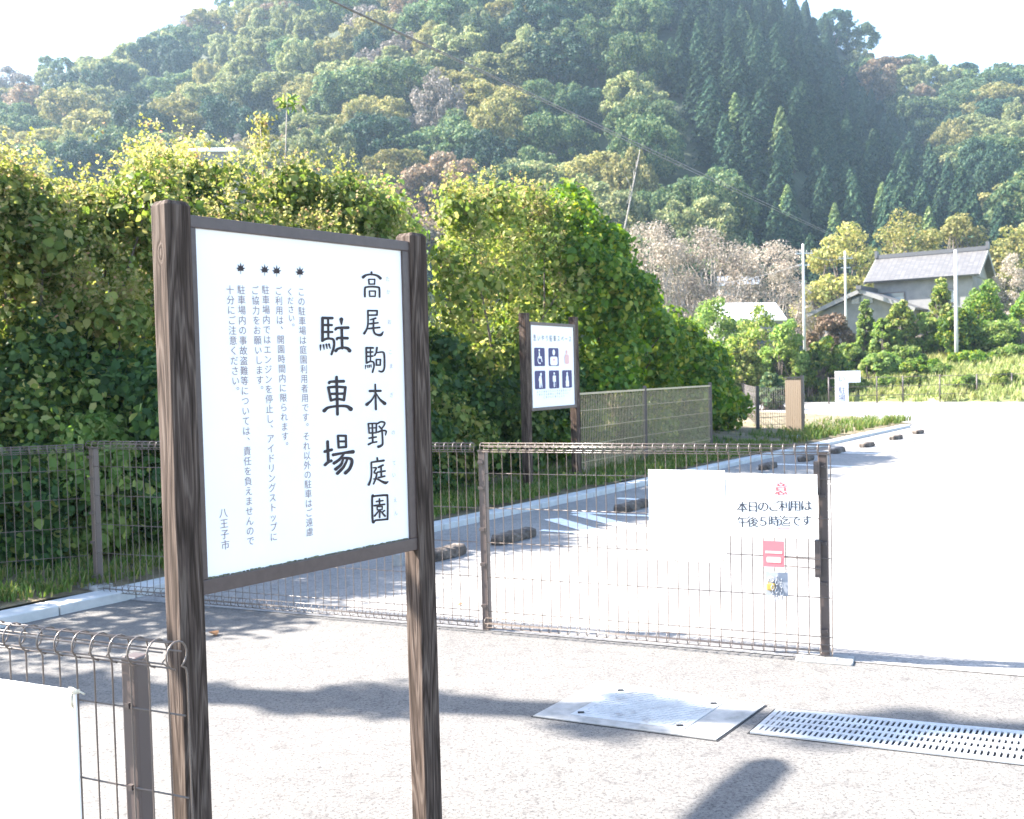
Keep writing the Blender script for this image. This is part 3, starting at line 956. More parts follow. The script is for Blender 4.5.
# slanting bare trunk at the hill foot
p0 = at(618, 228, 112); p1 = at(640, 150, 112)
r = empty('dead_tree', (p0.x, p0.y, p0.z - 3)); tag(r, 'thin pale dead tree leaning at the foot of the hill above the cherry trees', 'tree')
mb = MB(); dd = p1 - p0
mb.tube([(0, 0, 0), (dd.x * .4, 0, dd.z * .5), (dd.x, 0, dd.z + 3)], [.11, .09, .04], 6); mb.build('trunk', M['palebark'], r)
mb = MB()
for k in range(5):
    q = Vector((dd.x * (.4 + k * .1), 0, dd.z * (.55 + .1 * k) + 1)); mb.tube([q, q + Vector((rng.uniform(-1.2, 1.2), rng.uniform(-1, 1), 1.2))], [.06, .02], 4)
mb.build('branch', M['palebark'], r)

# --- the house
def uvplane(mb_obj_name, quad, matr, parent, thick=.12):
    """a roof slope: quad = 4 corners (eave a, eave b, ridge b, ridge a) with UV in metres and thickness"""
    q = [Vector(p) for p in quad]
    n = (q[1] - q[0]).cross(q[3] - q[0]).normalized()
    if n.z < 0: n = -n
    vs = q + [p - n * thick for p in q]
    me = bpy.data.meshes.new(mb_obj_name)
    fs = [(0, 1, 2, 3), (7, 6, 5, 4), (0, 4, 5, 1), (1, 5, 6, 2), (2, 6, 7, 3), (3, 7, 4, 0)]
    me.from_pydata([tuple(v) for v in vs], [], fs)
    uv = me.uv_layers.new(name='UVMap')
    ex = (q[1] - q[0]).normalized(); ey = n.cross(ex)
    for poly in me.polygons:
        for li in poly.loop_indices:
            pnt = Vector(me.vertices[me.loops[li].vertex_index].co) - q[0]
            uv.data[li].uv = (pnt.dot(ex), pnt.dot(ey))
    me.materials.append(matr)
    o = bpy.data.objects.new(mb_obj_name, me); col.objects.link(o)
    if parent: o.parent = parent
    return o

HY = 70.0
hc = at(931, 300, HY)
hz = terr(hc.x, HY)
house = empty('tiled_house', (hc.x, HY, hz), R(-35))
tag(house, 'two storey house with grey tiled roofs and pale walls beyond the bank', 'house')
ZR = at(926, 254, HY).z - hz      # ridge height
ZE = at(926, 281, HY).z - hz      # eave height
LX, LY = 3.65, 3.2
w = MB()
w.box((0, 0, ZE / 2), (LX * 2 - 1.0, LY * 2 - 1.2, ZE))
# gable triangles
for s in (-1, 1):
    x = s * (LX - .5)
    yy = LY - .6; rise = (ZR - ZE) * (yy / LY)
    w.add([(x - .06, -yy, ZE - .02), (x - .06, yy, ZE - .02), (x - .06, 0, ZR - .22), (x + .06, -yy, ZE - .02), (x + .06, yy, ZE - .02), (x + .06, 0, ZR - .22)],
          [(0, 2, 1), (3, 4, 5), (0, 1, 4, 3), (1, 2, 5, 4), (2, 0, 3, 5)])
w.build('wall', M['plaster'], house)
uvplane('roof_slope', [(-LX, -LY, ZE), (LX, -LY, ZE), (LX, 0, ZR), (-LX, 0, ZR)], M['tile'], house)
uvplane('roof_slope', [(LX, LY, ZE), (-LX, LY, ZE), (-LX, 0, ZR), (LX, 0, ZR)], M['tile'], house)
m_ = MB(); m_.box((0, 0, ZR + .08), (LX * 2 + .05, .35, .28))
for s in (-1, 1): m_.box((s * LX, 0, ZR + .25), (.18, .45, .5))
m_.build('roof_ridge', M['tile'], house)
for s in (-1, 1):
    m_ = MB()
    for sy in (-1, 1):
        m_.bar((s * (LX + .03), 0, ZR - .14), (s * (LX + .03), sy * LY, ZE - .14), .05, .24)
    m_.build('gable_board', M['plaster'], house)
for (x0, z0, ww, hh) in ((-1.9, ZE - 1.3, 1.6, 1.0), (1.4, ZE - 1.3, 1.6, 1.0)):
    m_ = MB(); m_.box((x0, -(LY - .6) - .04, z0), (ww, .08, hh)); fr = m_.build('window', M['frame'], house)
    m_ = MB(); m_.box((x0, -(LY - .6) - .09, z0), (ww - .14, .03, hh - .14)); m_.build('pane', M['windowglass'], fr)
# wing: lower gable roof coming forward on the left
wz = at(858, 287, HY - 5).z - hz; we = at(858, 309, HY - 5).z - hz
wx0, wing_hw = -3.1, 3.5
y0, y1 = -(LY + 3.2), -(LY - 1.5)
w = MB(); w.box((wx0, (y0 + y1) / 2 + .4, we / 2), (wing_hw * 2 - 1.2, (y1 - y0) - .6, we))
w.add([(wx0 - wing_hw + .6, y0 + .68, we - .02), (wx0 + wing_hw - .6, y0 + .68, we - .02), (wx0, y0 + .68, wz - .25)], [(0, 1, 2)])
w.build('wing_wall', M['plaster'], house)
uvplane('roof_slope', [(wx0 - wing_hw, y1 + 1.5, we), (wx0 - wing_hw, y0, we), (wx0, y0, wz), (wx0, y1 + 1.5, wz)], M['tile'], house)
uvplane('roof_slope', [(wx0 + wing_hw, y0, we), (wx0 + wing_hw, y1 + 1.5, we), (wx0, y1 + 1.5, wz), (wx0, y0, wz)], M['tile'], house)
m_ = MB()
for s in (-1, 1): m_.bar((wx0, y0 - .04, wz - .15), (wx0 + s * wing_hw, y0 - .04, we - .15), .06, .26)
m_.build('gable_board', M['plaster'], house)
m_ = MB(); m_.box((wx0, (y0 + y1) / 2 + .6, wz + .08), (.34, (y1 - y0) + 1.6, .26)); m_.build('roof_ridge', M['tile'], house)
m_ = MB(); m_.box((wx0, y0 + .63, we + .75), (1.4, .06, .55)); m_.build('vent', M['windowglass'], house)

def small_house(px, Y, ridge_py, eave_py, half_px, rz, label, roofmat):
    c = at(px, 300, Y); z0 = max(terr(c.x, Y), 0)
    hs = empty('distant_house', (c.x, Y, z0), R(rz)); tag(hs, label, 'house', 'distant houses in the valley')
    zr = at(px, ridge_py, Y).z - z0; ze = at(px, eave_py, Y).z - z0; lx = half_px * Y / 1000; ly = lx * .7
    w = MB(); w.box((0, 0, ze / 2), (lx * 1.8, ly * 1.7, ze)); w.build('wall', M['plaster'], hs)
    uvplane('roof_slope', [(-lx, -ly, ze), (lx, -ly, ze), (lx, 0, zr), (-lx, 0, zr)], roofmat, hs)
    uvplane('roof_slope', [(lx, ly, ze), (-lx, ly, ze), (-lx, 0, zr), (lx, 0, zr)], roofmat, hs)
    w = MB(); w.box((0, -ly * .85 - .05, ze - 1.3), (1.4, .06, .9)); w.build('window', M['windowglass'], hs)
M['white_roof'] = noisy('white_metal_roof', [(.3, (.62, .64, .66)), (.7, (.72, .73, .75))], 2, 3, .5)
M['blue_roof'] = noisy('blue_grey_roof', [(.3, (.12, .15, .19)), (.7, (.17, .2, .25))], 2, 3, .5)
small_house(219, 60, 148, 153, 22, 4, 'small building with a white roof peeping over the thicket', M['white_roof'])
small_house(744, 62, 303, 321, 34, 12, 'pale roofed low building left of the house behind shrubs', M['white_roof'])
small_house(738, 84, 276, 286, 20, -8, 'blue grey roofed house behind the bare cherry trees', M['blue_roof'])

# poles and cables
def pole(px, Y, top_py, rad, label, arms=True):
    c = at(px, top_py, Y); z0 = max(terr(c.x, Y), 0)
    o = empty('utility_pole', (c.x, Y, z0)); tag(o, label, 'utility pole', 'concrete utility poles')
    H = c.z - z0
    m_ = MB(); m_.tube([(0, 0, -.3), (0, 0, H)], [rad, rad * .7], 12); m_.build('shaft', M['pole'], o)
    if arms:
        for dz_, w_ in ((.5, .9), (1.1, .6)):
            m_ = MB(); m_.box((0, -.12, H - dz_), (w_, .06, .06)); m_.build('crossarm', M['steel'], o)
        m_ = MB()
        for x_ in (-.4, -.15, .15, .4):
            m_ = MB(); m_.tube([(x_, -.12, H - .46), (x_, -.12, H - .34)], [.035, .025], 6); m_.build('insulator', M['plaster'], o)
    return Vector((c.x, Y, c.z))
P1 = pole(803, 52, 244, .075, 'concrete utility pole left of the house, tallest of the three')
P2 = pole(845, 66, 251, .08, 'concrete utility pole just left of the tiled roof')
P3 = pole(955.5, 47, 250, .09, 'concrete utility pole standing in front of the tiled roof', False)
def cable(name, a, b, sag, rad, label, n=24):
    a = Vector(a); b = Vector(b)
    pts_ = [a.lerp(b, i / n) - Vector((0, 0, sag * 4 * (i / n) * (1 - i / n))) for i in range(n + 1)]
    m_ = MB(); m_.tube(pts_, rad, 5); return tag(m_.build(name, M['cable']), label, 'cable', 'overhead cables')
cable('overhead_cable', at(318, -6, 17), at(832, 234, 66), .0, .013, 'upper strand of the long cable crossing the hill from top to the house', 30)
cable('overhead_cable', at(316.5, -6, 17), at(831, 235, 66), .06, .012, 'lower sagging strand of the long cable crossing the hill', 30)
cable('overhead_cable', at(45, 42, 40), at(135, 124, 60), .1, .014, 'short cable slanting across the upper left of the hill')
cable('overhead_cable', P1 - Vector((0, 0, .4)), P2 - Vector((0, 0, .4)), .3, .015, 'cable between the two poles left of the house')
cable('overhead_cable', P1 - Vector((0, 0, 1.0)), at(690, 285, 70), .3, .015, 'cable from the tallest pole towards the cherry trees')

# far fence on the bank edge, white notice, net fence
def far_post(px, base_py, h_, fence, rad=.03):
    b_ = G(px, base_py); m_ = MB(); m_.tube([(b_.x, b_.y, -.1), (b_.x, b_.y, h_)], rad, 6); m_.build('post', M['fence_dull'], fence); return b_
ff = empty('wire_fence'); tag(ff, 'thin brown post and wire fence along the far edge of the lot', 'fence')
pb = [far_post(px, py, 1.15, ff) for px, py in ((829, 404.5), (877, 403.5), (903, 403), (940, 402), (977, 401.5), (1012, 400.5), (1045, 400))]
m_ = MB()
for a_, b_ in zip(pb[:-1], pb[1:]):
    for z_ in (.35, .72, 1.1): m_.tube([(a_.x, a_.y, z_), (b_.x, b_.y, z_)], .012, 4)
m_.build('wire', M['fence_dull'], ff)
nf = empty('net_fence'); tag(nf, 'brown dense mesh fence standing on the bank at the right', 'fence')
a_ = at(952, 370, 49); b_ = at(1060, 366, 46)
za = terr(a_.x, a_.y)
m_ = MB(); n_ = 90
for i in range(n_ + 1):
    q = a_.lerp(b_, i / n_); z0 = terr(q.x, q.y); m_.bar((q.x, q.y, z0), (q.x, q.y, z0 + 1.0), .012, .012)
for z_ in np.linspace(0.1, 1.0, 12):
    q0 = terr(a_.x, a_.y); q1 = terr(b_.x, b_.y); m_.bar((a_.x, a_.y, q0 + z_), (b_.x, b_.y, q1 + z_), .014, .014)
m_.build('mesh_panel', M['fence_dull'], nf)
for k in range(4):
    q = a_.lerp(b_, k / 3); z0 = terr(q.x, q.y); m_ = MB(); m_.box((q.x, q.y + .04, z0 + .5), (.07, .05, 1.15)); m_.build('post', M['fence'], nf)

# ------------------------------------------------------------------ glyphs
_gl = {}
dg = bpy.context.evaluated_depsgraph_get()
def glyph(ch):
    if ch in _gl: return _gl[ch]
    cu = bpy.data.curves.new('g', 'FONT'); cu.body = ch; cu.size = 1; cu.resolution_u = 4
    ob = bpy.data.objects.new('g', cu); col.objects.link(ob)
    bpy.context.view_layer.update()
    me = bpy.data.meshes.new_from_object(ob.evaluated_get(bpy.context.evaluated_depsgraph_get()))
    v = np.array([tuple(x.co)[:2] for x in me.vertices]) if len(me.vertices) else np.zeros((0, 2))
    f = [tuple(p.vertices) for p in me.polygons]
    bpy.data.objects.remove(ob); bpy.data.meshes.remove(me); bpy.data.curves.remove(cu)
    _gl[ch] = (v, f)
    return _gl[ch]
EMW = glyph('国')
EM = EMW[0].max(0) - EMW[0].min(0); EMC = (EMW[0].max(0) + EMW[0].min(0)) / 2
SMALL = set('っょゃゅァィゥッャュョ')

class Face:
    """a flat face with origin o (lower left), ex, ey in metres, n out of the face"""
    def __init__(s, o, ex, ey, n): s.o, s.ex, s.ey, s.n = Vector(o), Vector(ex), Vector(ey), Vector(n)
    def pt(s, u, v, h=.0015): return s.o + s.ex * u + s.ey * v + s.n * h
    def from_px(s, x, y, h=.0015): return onplane(x, y, s.o + s.n * h, s.n)
    def uv(s, x, y):
        p = onplane(x, y, s.o, s.n) - s.o; return p.dot(s.ex), p.dot(s.ey)
    def glyphs(s, mb, ch, u, v, size, h=.0015, wide=1.0, rot=0.0):
        gv, gf = glyph(ch)
        if not len(gv): return
        k = size / EM[1]
        vs = []
        for x, y in gv:
            a, b_ = (x - EMC[0]) * k * wide, (y - EMC[1]) * k
            if rot: a, b_ = a * math.cos(rot) - b_ * math.sin(rot), a * math.sin(rot) + b_ * math.cos(rot)
            vs.append(s.pt(u + a, v + b_, h))
        mb.add(vs, gf, False)
    def vline(s, mb, text, px0, px1, frac=.86, wide=1.0):
        u0, v0 = s.uv(*px0); u1, v1 = s.uv(*px1); n = len(text)
        step = abs(v1 - v0) / max(n - 1, 1)
        for i, ch in enumerate(text):
            t = i / max(n - 1, 1); u = u0 + (u1 - u0) * t; v = v0 + (v1 - v0) * t
            if ch in '、。': u += step * .5; v += step * .5
            if ch in 'ー': s.glyphs(mb, ch, u, v, step * frac, rot=math.pi / 2); continue
            s.glyphs(mb, ch, u, v, step * frac, wide=wide)
    def hline(s, mb, text, px0, px1, size_k=.9, h=.0015, size=None):
        u0, v0 = s.uv(*px0); u1, v1 = s.uv(*px1); n = len(text)
        step = math.hypot(u1 - u0, v1 - v0) / max(n - 1, 1)
        for i, ch in enumerate(text):
            t = i / max(n - 1, 1); s.glyphs(mb, ch, u0 + (u1 - u0) * t, v0 + (v1 - v0) * t, (size or step) * size_k, h)
    def poly_px(s, mb, pts, h=.0015):
        mb.add([s.from_px(x, y, h) for x, y in pts], [tuple(range(len(pts) - 1, -1, -1))], False)
    def poly_uv(s, mb, pts, h=.0015):
        mb.add([s.pt(u, v, h) for u, v in pts], [tuple(range(len(pts)))], False)

def catmull(pts, ws, k=5):
    if len(pts) == 2:
        return [np.array(pts[0]) * (1 - t) + np.array(pts[1]) * t for t in np.linspace(0, 1, 4)], list(np.linspace(ws[0], ws[1], 4))
    P_ = [np.array(p, float) for p in pts]; P_ = [2 * P_[0] - P_[1]] + P_ + [2 * P_[-1] - P_[-2]]
    W_ = [ws[0]] + list(ws) + [ws[-1]]
    out = []; ow = []
    for i in range(1, len(P_) - 2):
        for j in range(k):
            t = j / k
            p0_, p1_, p2_, p3_ = P_[i - 1:i + 3]
            out.append(.5 * ((2 * p1_) + (-p0_ + p2_) * t + (2 * p0_ - 5 * p1_ + 4 * p2_ - p3_) * t * t + (-p0_ + 3 * p1_ - 3 * p2_ + p3_) * t ** 3))
            ow.append(W_[i] * (1 - t) + W_[i + 1] * t)
    out.append(P_[-2]); ow.append(W_[-2])
    return out, ow

def brush(face, mb, pts, w, org, sc_, h, straight=False, closed=False):
    """a brush stroke given on the crop grid; turned into a flat ribbon with round ends"""
    pts = list(pts)
    if closed: pts = pts + [pts[0], ((pts[0][0] + pts[1][0]) / 2, (pts[0][1] + pts[1][1]) / 2)]
    ws = list(w) if isinstance(w, (list, tuple)) else [w] * len(pts)
    while len(ws) < len(pts): ws.append(ws[-1])
    if straight:
        segs = [([np.array(pts[i], float), np.array(pts[i + 1], float)], [ws[i], ws[i + 1]]) for i in range(len(pts) - 1)]
    else:
        segs = [catmull(pts, ws)]
    for k_, (pp, ww) in enumerate(segs):
        L_, R_ = [], []
        n = len(pp)
        T = []
        for i in range(n):
            t = pp[min(i + 1, n - 1)] - pp[max(i - 1, 0)]; t = t / (np.linalg.norm(t) + 1e-9); T.append(t)
            nn = np.array([-t[1], t[0]])
            L_.append(pp[i] + nn * ww[i] / 2); R_.append(pp[i] - nn * ww[i] / 2)
        def cap(c, t, r):
            return [c + (np.array([-t[1], t[0]]) * math.cos(a) + t * math.sin(a)) * r for a in np.linspace(0, math.pi, 7)[1:-1]]
        out = L_ + cap(pp[-1], T[-1], ww[-1] / 2) + R_[::-1] + cap(pp[0], -T[0], ww[0] / 2)
        V_ = [face.from_px(org[0] + q[0] / sc_, org[1] + q[1] / sc_, h + .00004 * k_) for q in L_ + R_]
        fs_ = [(i, i + 1, n + i + 1, n + i) for i in range(n - 1)]
        mb.add(V_, fs_, False)
        for c, t, r_ in ((pp[-1], T[-1], ww[-1] / 2), (pp[0], -T[0], ww[0] / 2)):
            nn = np.array([-t[1], t[0]])
            ring = [c + (nn * math.cos(a) + t * math.sin(a)) * r_ for a in np.linspace(0, math.pi, 8)]
            mb.add([face.from_px(org[0] + q[0] / sc_, org[1] + q[1] / sc_, h + .00004 * k_) for q in ring], [tuple(range(8))], False)

# ------------------------------------------------------------------ main sign
YAW = .883
SD = Vector((math.cos(YAW), math.sin(YAW), 0)); SN = Vector((math.sin(YAW), -math.cos(YAW), 0))
kS = .94
A0 = Vector((-.934 * kS, 3.0 * kS, 0)); W_IN = .855 * kS
ZT = CAM_H + (2.060 - 1.6) * kS; ZB = CAM_H + (1.006 - 1.6) * kS
face = Face(A0 + Vector((0, 0, ZB)), SD, (0, 0, 1), SN)
FRW = .034
PW = .080
sign = empty('notice_sign', (A0 + SD * W_IN / 2)); sign.rotation_euler = (0, 0, YAW)
tag(sign, 'large white parking notice board in a brown frame between two timber posts', 'sign')
UZ = Vector((0, 0, 1))
Minv = (Matrix.Translation(sign.location) @ Matrix.Rotation(YAW, 4, 'Z')).inverted()
def local(mb):      # world-built geometry into the sign's own space
    mb.v = [tuple(Minv @ Vector(v)) for v in mb.v]; return mb
# board
m_ = MB(); m_.box(A0 + SD * W_IN / 2 + UZ * (ZT + ZB) / 2 - SN * .008, (W_IN + .02, .016, ZT - ZB + .02), SD, SN, UZ)
local(m_).build('panel', M['panel'], sign)
def rail(a, b, w_, d_, name='frame_rail'):
    m_ = MB(); m_.bar(a, b, d_, w_) ; return m_
ft = .030
m_ = MB()
# mitred-looking frame: top and bottom rails run over the stiles
c0 = A0 - SN * .006
m_.box(c0 + SD * W_IN / 2 + UZ * (ZT + FRW / 2), (W_IN + 2 * FRW, ft, FRW), SD, SN, UZ)
m_.box(c0 + SD * W_IN / 2 + UZ * (ZB - FRW / 2 * 1.25), (W_IN + 2 * FRW, ft, FRW * 1.25), SD, SN, UZ)
m_.box(c0 - SD * FRW / 2 * 1.0 + UZ * (ZT + ZB) / 2, (FRW, ft - .001, ZT - ZB), SD, SN, UZ)
m_.box(c0 + SD * (W_IN + FRW / 2) + UZ * (ZT + ZB) / 2, (FRW, ft - .001, ZT - ZB), SD, SN, UZ)
fr = local(m_).build('frame', M['frame'], sign); bevel(fr, .0025, 2)
m_ = MB()
for i in range(60):
    u0 = W_IN * i / 60; w1 = W_IN / 60 * rng.uniform(.5, 1.1); hh = .0035 * rng.uniform(.5, 1.5)
    m_.box(face.pt(u0 + w1 / 2, hh / 2, .0022), (w1, .004, hh), SD, SN, UZ)
local(m_).build('dirt_line', M['moss'], sign)
# posts
for s, zt in ((0, 2.115), (1, 2.115)):
    zt = CAM_H + (zt - 1.6) * kS * 1.03
    if s == 0: c = A0 - SD * (FRW + PW / 2 - .010)
    else: c = A0 + SD * (W_IN + FRW + PW / 2 - .002)
    c = c - SN * (.012 if s == 0 else .020)
    bm_v = MB()
    cham = .006; zs = [-.05, zt - .012, zt]
    h2 = PW / 2
    ring = []
    for zi, z_ in enumerate(zs):
        k_ = h2 if zi < 2 else h2 - .008
        ch_ = cham
        for (x_, y_) in ((-k_ + ch_, -k_), (k_ - ch_, -k_), (k_, -k_ + ch_), (k_, k_ - ch_), (k_ - ch_, k_), (-k_ + ch_, k_), (-k_, k_ - ch_), (-k_, -k_ + ch_)):
            ring.append((x_, y_, z_))
    fs_ = []
    for zi in range(2):
        for q in range(8): fs_.append((zi * 8 + q, zi * 8 + (q + 1) % 8, zi * 8 + 8 + (q + 1) % 8, zi * 8 + 8 + q))
    fs_.append(tuple(range(16, 24)))
    bm_v.add(ring, fs_, False)
    o = bm_v.build('post', M['wood'], sign)
    o.location = Minv @ Vector((c.x, c.y, 0)); 
    bevel(o, .002, 2)
# bolts
# ---- brush written title
m_ = MB(); ST = 0
def S_(pts, w, org, sc_, **kw):
    global ST
    ST += 1
    w = [q * 1.42 for q in w] if isinstance(w, (list, tuple)) else w * 1.42
    brush(face, m_, pts, w, org, sc_, .0014 + ST * .00006 % .0009, **kw)
c1 = ((355, 260), 9.64)
S_([(160, 118), (162, 142)], [15, 11], *c1)
S_([(80, 165), (110, 145), (160, 139), (215, 150), (246, 176)], [21, 15, 12, 15, 20], *c1)
S_([(133, 186), (192, 186), (190, 232), (137, 232)], 10, *c1, straight=True, closed=True)
S_([(97, 353), (97, 275), (112, 261), (168, 257), (225, 263), (236, 278), (238, 356)], 13, *c1)
S_([(140, 299), (198, 299), (196, 350), (143, 350)], 10, *c1, straight=True, closed=True)
local(m_).build('title_character', M['ink'], sign); m_ = MB()
S_([(90, 708), (117, 660), (127, 600), (125, 490)], [17, 13, 11, 12], *c1)
S_([(125, 488), (215, 489), (213, 530), (130, 532)], [13, 12, 12, 12], *c1, straight=True)
S_([(200, 561), (148, 576)], [13, 9], *c1); S_([(142, 615), (222, 605)], 12, *c1); S_([(132, 661), (238, 650)], 13, *c1)
S_([(180, 570), (181, 680), (205, 716), (250, 722), (272, 692)], [11, 13, 14, 20, 8], *c1)
local(m_).build('title_character', M['ink'], sign); m_ = MB()
c2 = ((355, 340), 9.64)
S_([(110, 75), (112, 215)], 13, *c2); S_([(110, 75), (175, 76)], 14, *c2); S_([(112, 118), (172, 115)], 12, *c2); S_([(112, 158), (172, 155)], 12, *c2)
S_([(150, 78), (150, 205)], 10, *c2); S_([(112, 222), (148, 207), (178, 214), (184, 255), (170, 310)], [13, 12, 12, 12, 13], *c2)
for a_, b_ in (((104, 245), (100, 280)), ((122, 247), (126, 270)), ((138, 243), (142, 266)), ((154, 240), (158, 262))): S_([a_, b_], [9, 5], *c2)
S_([(212, 75), (205, 122), (190, 148)], [15, 11, 13], *c2); S_([(205, 122), (262, 116), (282, 135), (286, 240), (278, 288), (258, 306), (232, 298)], [10, 12, 13, 13, 13, 14, 10], *c2)
S_([(207, 188), (247, 188), (245, 242), (208, 242)], 11, *c2, straight=True, closed=True)
local(m_).build('title_character', M['ink'], sign); m_ = MB()
S_([(196, 428), (203, 668)], [12, 15], *c2); S_([(143, 492), (248, 490)], [17, 16], *c2)
S_([(199, 510), (165, 575), (115, 622)], [7, 12, 22], *c2); S_([(204, 512), (240, 570), (288, 612)], [7, 13, 24], *c2)
local(m_).build('title_character', M['ink'], sign); m_ = MB()
c3 = ((355, 405), 9.64)
S_([(130, 179), (208, 176), (205, 268), (138, 270)], 11, *c3, straight=True, closed=True); S_([(134, 222), (205, 220)], 9, *c3)
S_([(168, 178), (172, 362)], 12, *c3); S_([(137, 320), (205, 308)], 12, *c3); S_([(132, 380), (165, 364), (210, 355)], [15, 12, 12], *c3)
S_([(220, 178), (250, 162), (284, 168), (284, 190), (255, 232)], [12, 13, 13, 12, 10], *c3); S_([(234, 206), (260, 232)], 12, *c3)
S_([(220, 262), (262, 247), (300, 252), (295, 290)], [12, 12, 13, 8], *c3); S_([(262, 248), (268, 365), (252, 392), (228, 402)], [12, 13, 17, 20], *c3)
local(m_).build('title_character', M['ink'], sign); m_ = MB()
S_([(215, 510), (218, 535)], 13, *c3); S_([(160, 552), (278, 535)], [12, 16], *c3); S_([(159, 552), (160, 660), (152, 720), (134, 768)], [12, 11, 13, 17], *c3)
S_([(270, 580), (228, 600)], 14, *c3); S_([(220, 648), (290, 636)], 13, *c3); S_([(252, 592), (256, 690)], 12, *c3); S_([(227, 700), (287, 686)], 13, *c3)
S_([(178, 605), (206, 608), (184, 652), (210, 662), (200, 710), (180, 760)], [10, 12, 11, 12, 12, 12], *c3)
S_([(180, 713), (215, 714), (262, 738), (295, 750), (318, 740)], [8, 11, 16, 22, 10], *c3)
local(m_).build('title_character', M['ink'], sign); m_ = MB()
c4 = ((355, 445), 9.64)
S_([(167, 500), (198, 491), (300, 484), (314, 500), (315, 700), (300, 716), (200, 726), (172, 738)], [12, 14, 15, 13, 13, 13, 14, 14], *c4, closed=True)
S_([(236, 520), (238, 573)], 12, *c4); S_([(206, 545), (270, 536)], 11, *c4); S_([(186, 585), (285, 572)], 13, *c4)
S_([(213, 596), (265, 592), (262, 622), (216, 625)], 9, *c4, straight=True, closed=True); S_([(240, 628), (238, 698)], 12, *c4)
S_([(236, 628), (190, 684)], [9, 13], *c4); S_([(284, 632), (262, 650)], 11, *c4); S_([(242, 630), (290, 684)], [8, 14], *c4)
local(m_).build('title_character', M['ink'], sign); m_ = MB()
c5 = ((310, 310), 9.64)
S_([(122, 75), (122, 290)], 19, *c5); S_([(124, 76), (216, 78)], 19, *c5); S_([(125, 145), (212, 145)], 16, *c5); S_([(125, 211), (216, 212)], 16, *c5)
S_([(175, 80), (178, 262)], 15, *c5); S_([(120, 296), (150, 280), (195, 275), (228, 290), (232, 350), (208, 428)], [19, 17, 16, 17, 17, 15], *c5)
for a_, b_ in (((102, 340), (102, 388)), ((130, 338), (138, 378)), ((158, 332), (166, 372)), ((184, 330), (196, 370))): S_([a_, b_], [14, 7], *c5)
S_([(303, 90), (305, 138)], [27, 10], *c5); S_([(247, 188), (265, 173), (368, 170)], [17, 17, 21], *c5); S_([(260, 283), (272, 269), (362, 272)], [16, 16, 20], *c5)
S_([(307, 170), (312, 368)], 18, *c5); S_([(250, 393), (270, 374), (320, 362), (362, 370), (383, 392)], [22, 17, 16, 20, 26], *c5)
local(m_).build('title_character', M['ink'], sign); m_ = MB()
c6 = ((310, 370), 7.12)
S_([(190, 50), (197, 316)], 14, *c6); S_([(137, 92), (150, 83), (240, 80)], [14, 13, 16], *c6); S_([(131, 124), (150, 215)], 13, *c6)
S_([(131, 124), (190, 119), (253, 123)], 13, *c6); S_([(253, 123), (242, 214)], 14, *c6); S_([(141, 170), (248, 168)], 13, *c6); S_([(150, 217), (195, 206), (242, 214)], 13, *c6)
S_([(102, 290), (130, 268), (195, 257), (260, 258), (291, 278)], [19, 14, 12, 15, 22], *c6)
local(m_).build('title_character', M['ink'], sign); m_ = MB()
S_([(126, 510), (131, 648)], 15, *c6); S_([(106, 581), (155, 568)], 15, *c6); S_([(108, 676), (130, 656), (152, 646)], 15, *c6)
S_([(200, 468), (256, 468), (258, 548), (205, 552)], 12, *c6, straight=True, closed=True); S_([(203, 509), (257, 508)], 11, *c6)
S_([(166, 604), (235, 591), (306, 582)], [16, 12, 20], *c6); S_([(240, 600), (210, 637), (172, 664)], [11, 14, 16], *c6)
S_([(226, 626), (285, 630), (300, 652), (285, 700), (253, 733)], [12, 15, 16, 16, 18], *c6)
S_([(238, 630), (222, 672), (184, 706)], [10, 14, 17], *c6); S_([(268, 634), (240, 690), (196, 736)], [10, 14, 17], *c6)
local(m_).build('title_character', M['ink'], sign)
# maple leaves
for (x, y) in ((240.8, 268.5), (264.8, 270), (276.8, 271), (300, 272.2)):
    m_ = MB(); pts_ = []
    angs = [-118, -78, -38, 0, 38, 78, 118]; lens = [4.2, 5.6, 6.4, 7.0, 6.4, 5.6, 4.2]
    for i, (an, ln) in enumerate(zip(angs, lens)):
        q = R(an); pts_.append((math.sin(q) * ln * .86, -math.cos(q) * ln))
        if i < 6:
            q2 = R((an + angs[i + 1]) / 2); pts_.append((math.sin(q2) * 2.9 * .86, -math.cos(q2) * 2.9))
    pts_.append((.3, 1.6)); pts_.append((.2, 5.0)); pts_.append((-.2, 5.0)); pts_.append((-.3, 1.6))
    n_ = len(pts_)
    vs_ = [face.from_px(x, y + .6, .0016)] + [face.from_px(x + p[0], y + .6 + p[1], .0016) for p in pts_]
    m_.add(vs_, [(0, i + 1, (i + 1) % n_ + 1) for i in range(n_)], False)
    local(m_).build('maple_leaf_emblem', M['ink'], sign)
cols_ = [("この駐車場は庭園利用者用です。それ以外の駐車はご遠慮", (301, 292), (309.5, 532)), ("ください。", (289.8, 292), (291.8, 327)),
         ("ご利用は、開園時間内に限られます。", (278.3, 291), (285.3, 446)), ("駐車場内ではエンジンを停止し、アイドリングストップに", (265.3, 290), (273.6, 537)),
         ("ご協力をお願いします。", (254.8, 290.5), (260.2, 390)), ("駐車場内の事故盗難等については、責任を負えませんので", (241, 290), (250.3, 541)),
         ("十分にご注意ください。", (229.8, 290), (236, 391)), ("八王子市", (223.2, 513), (225.2, 545))]
for t_, a_, b_ in cols_:
    m_ = MB(); face.vline(m_, t_, a_, b_, .84); local(m_).build('small_lettering', M['ink_soft'], sign)
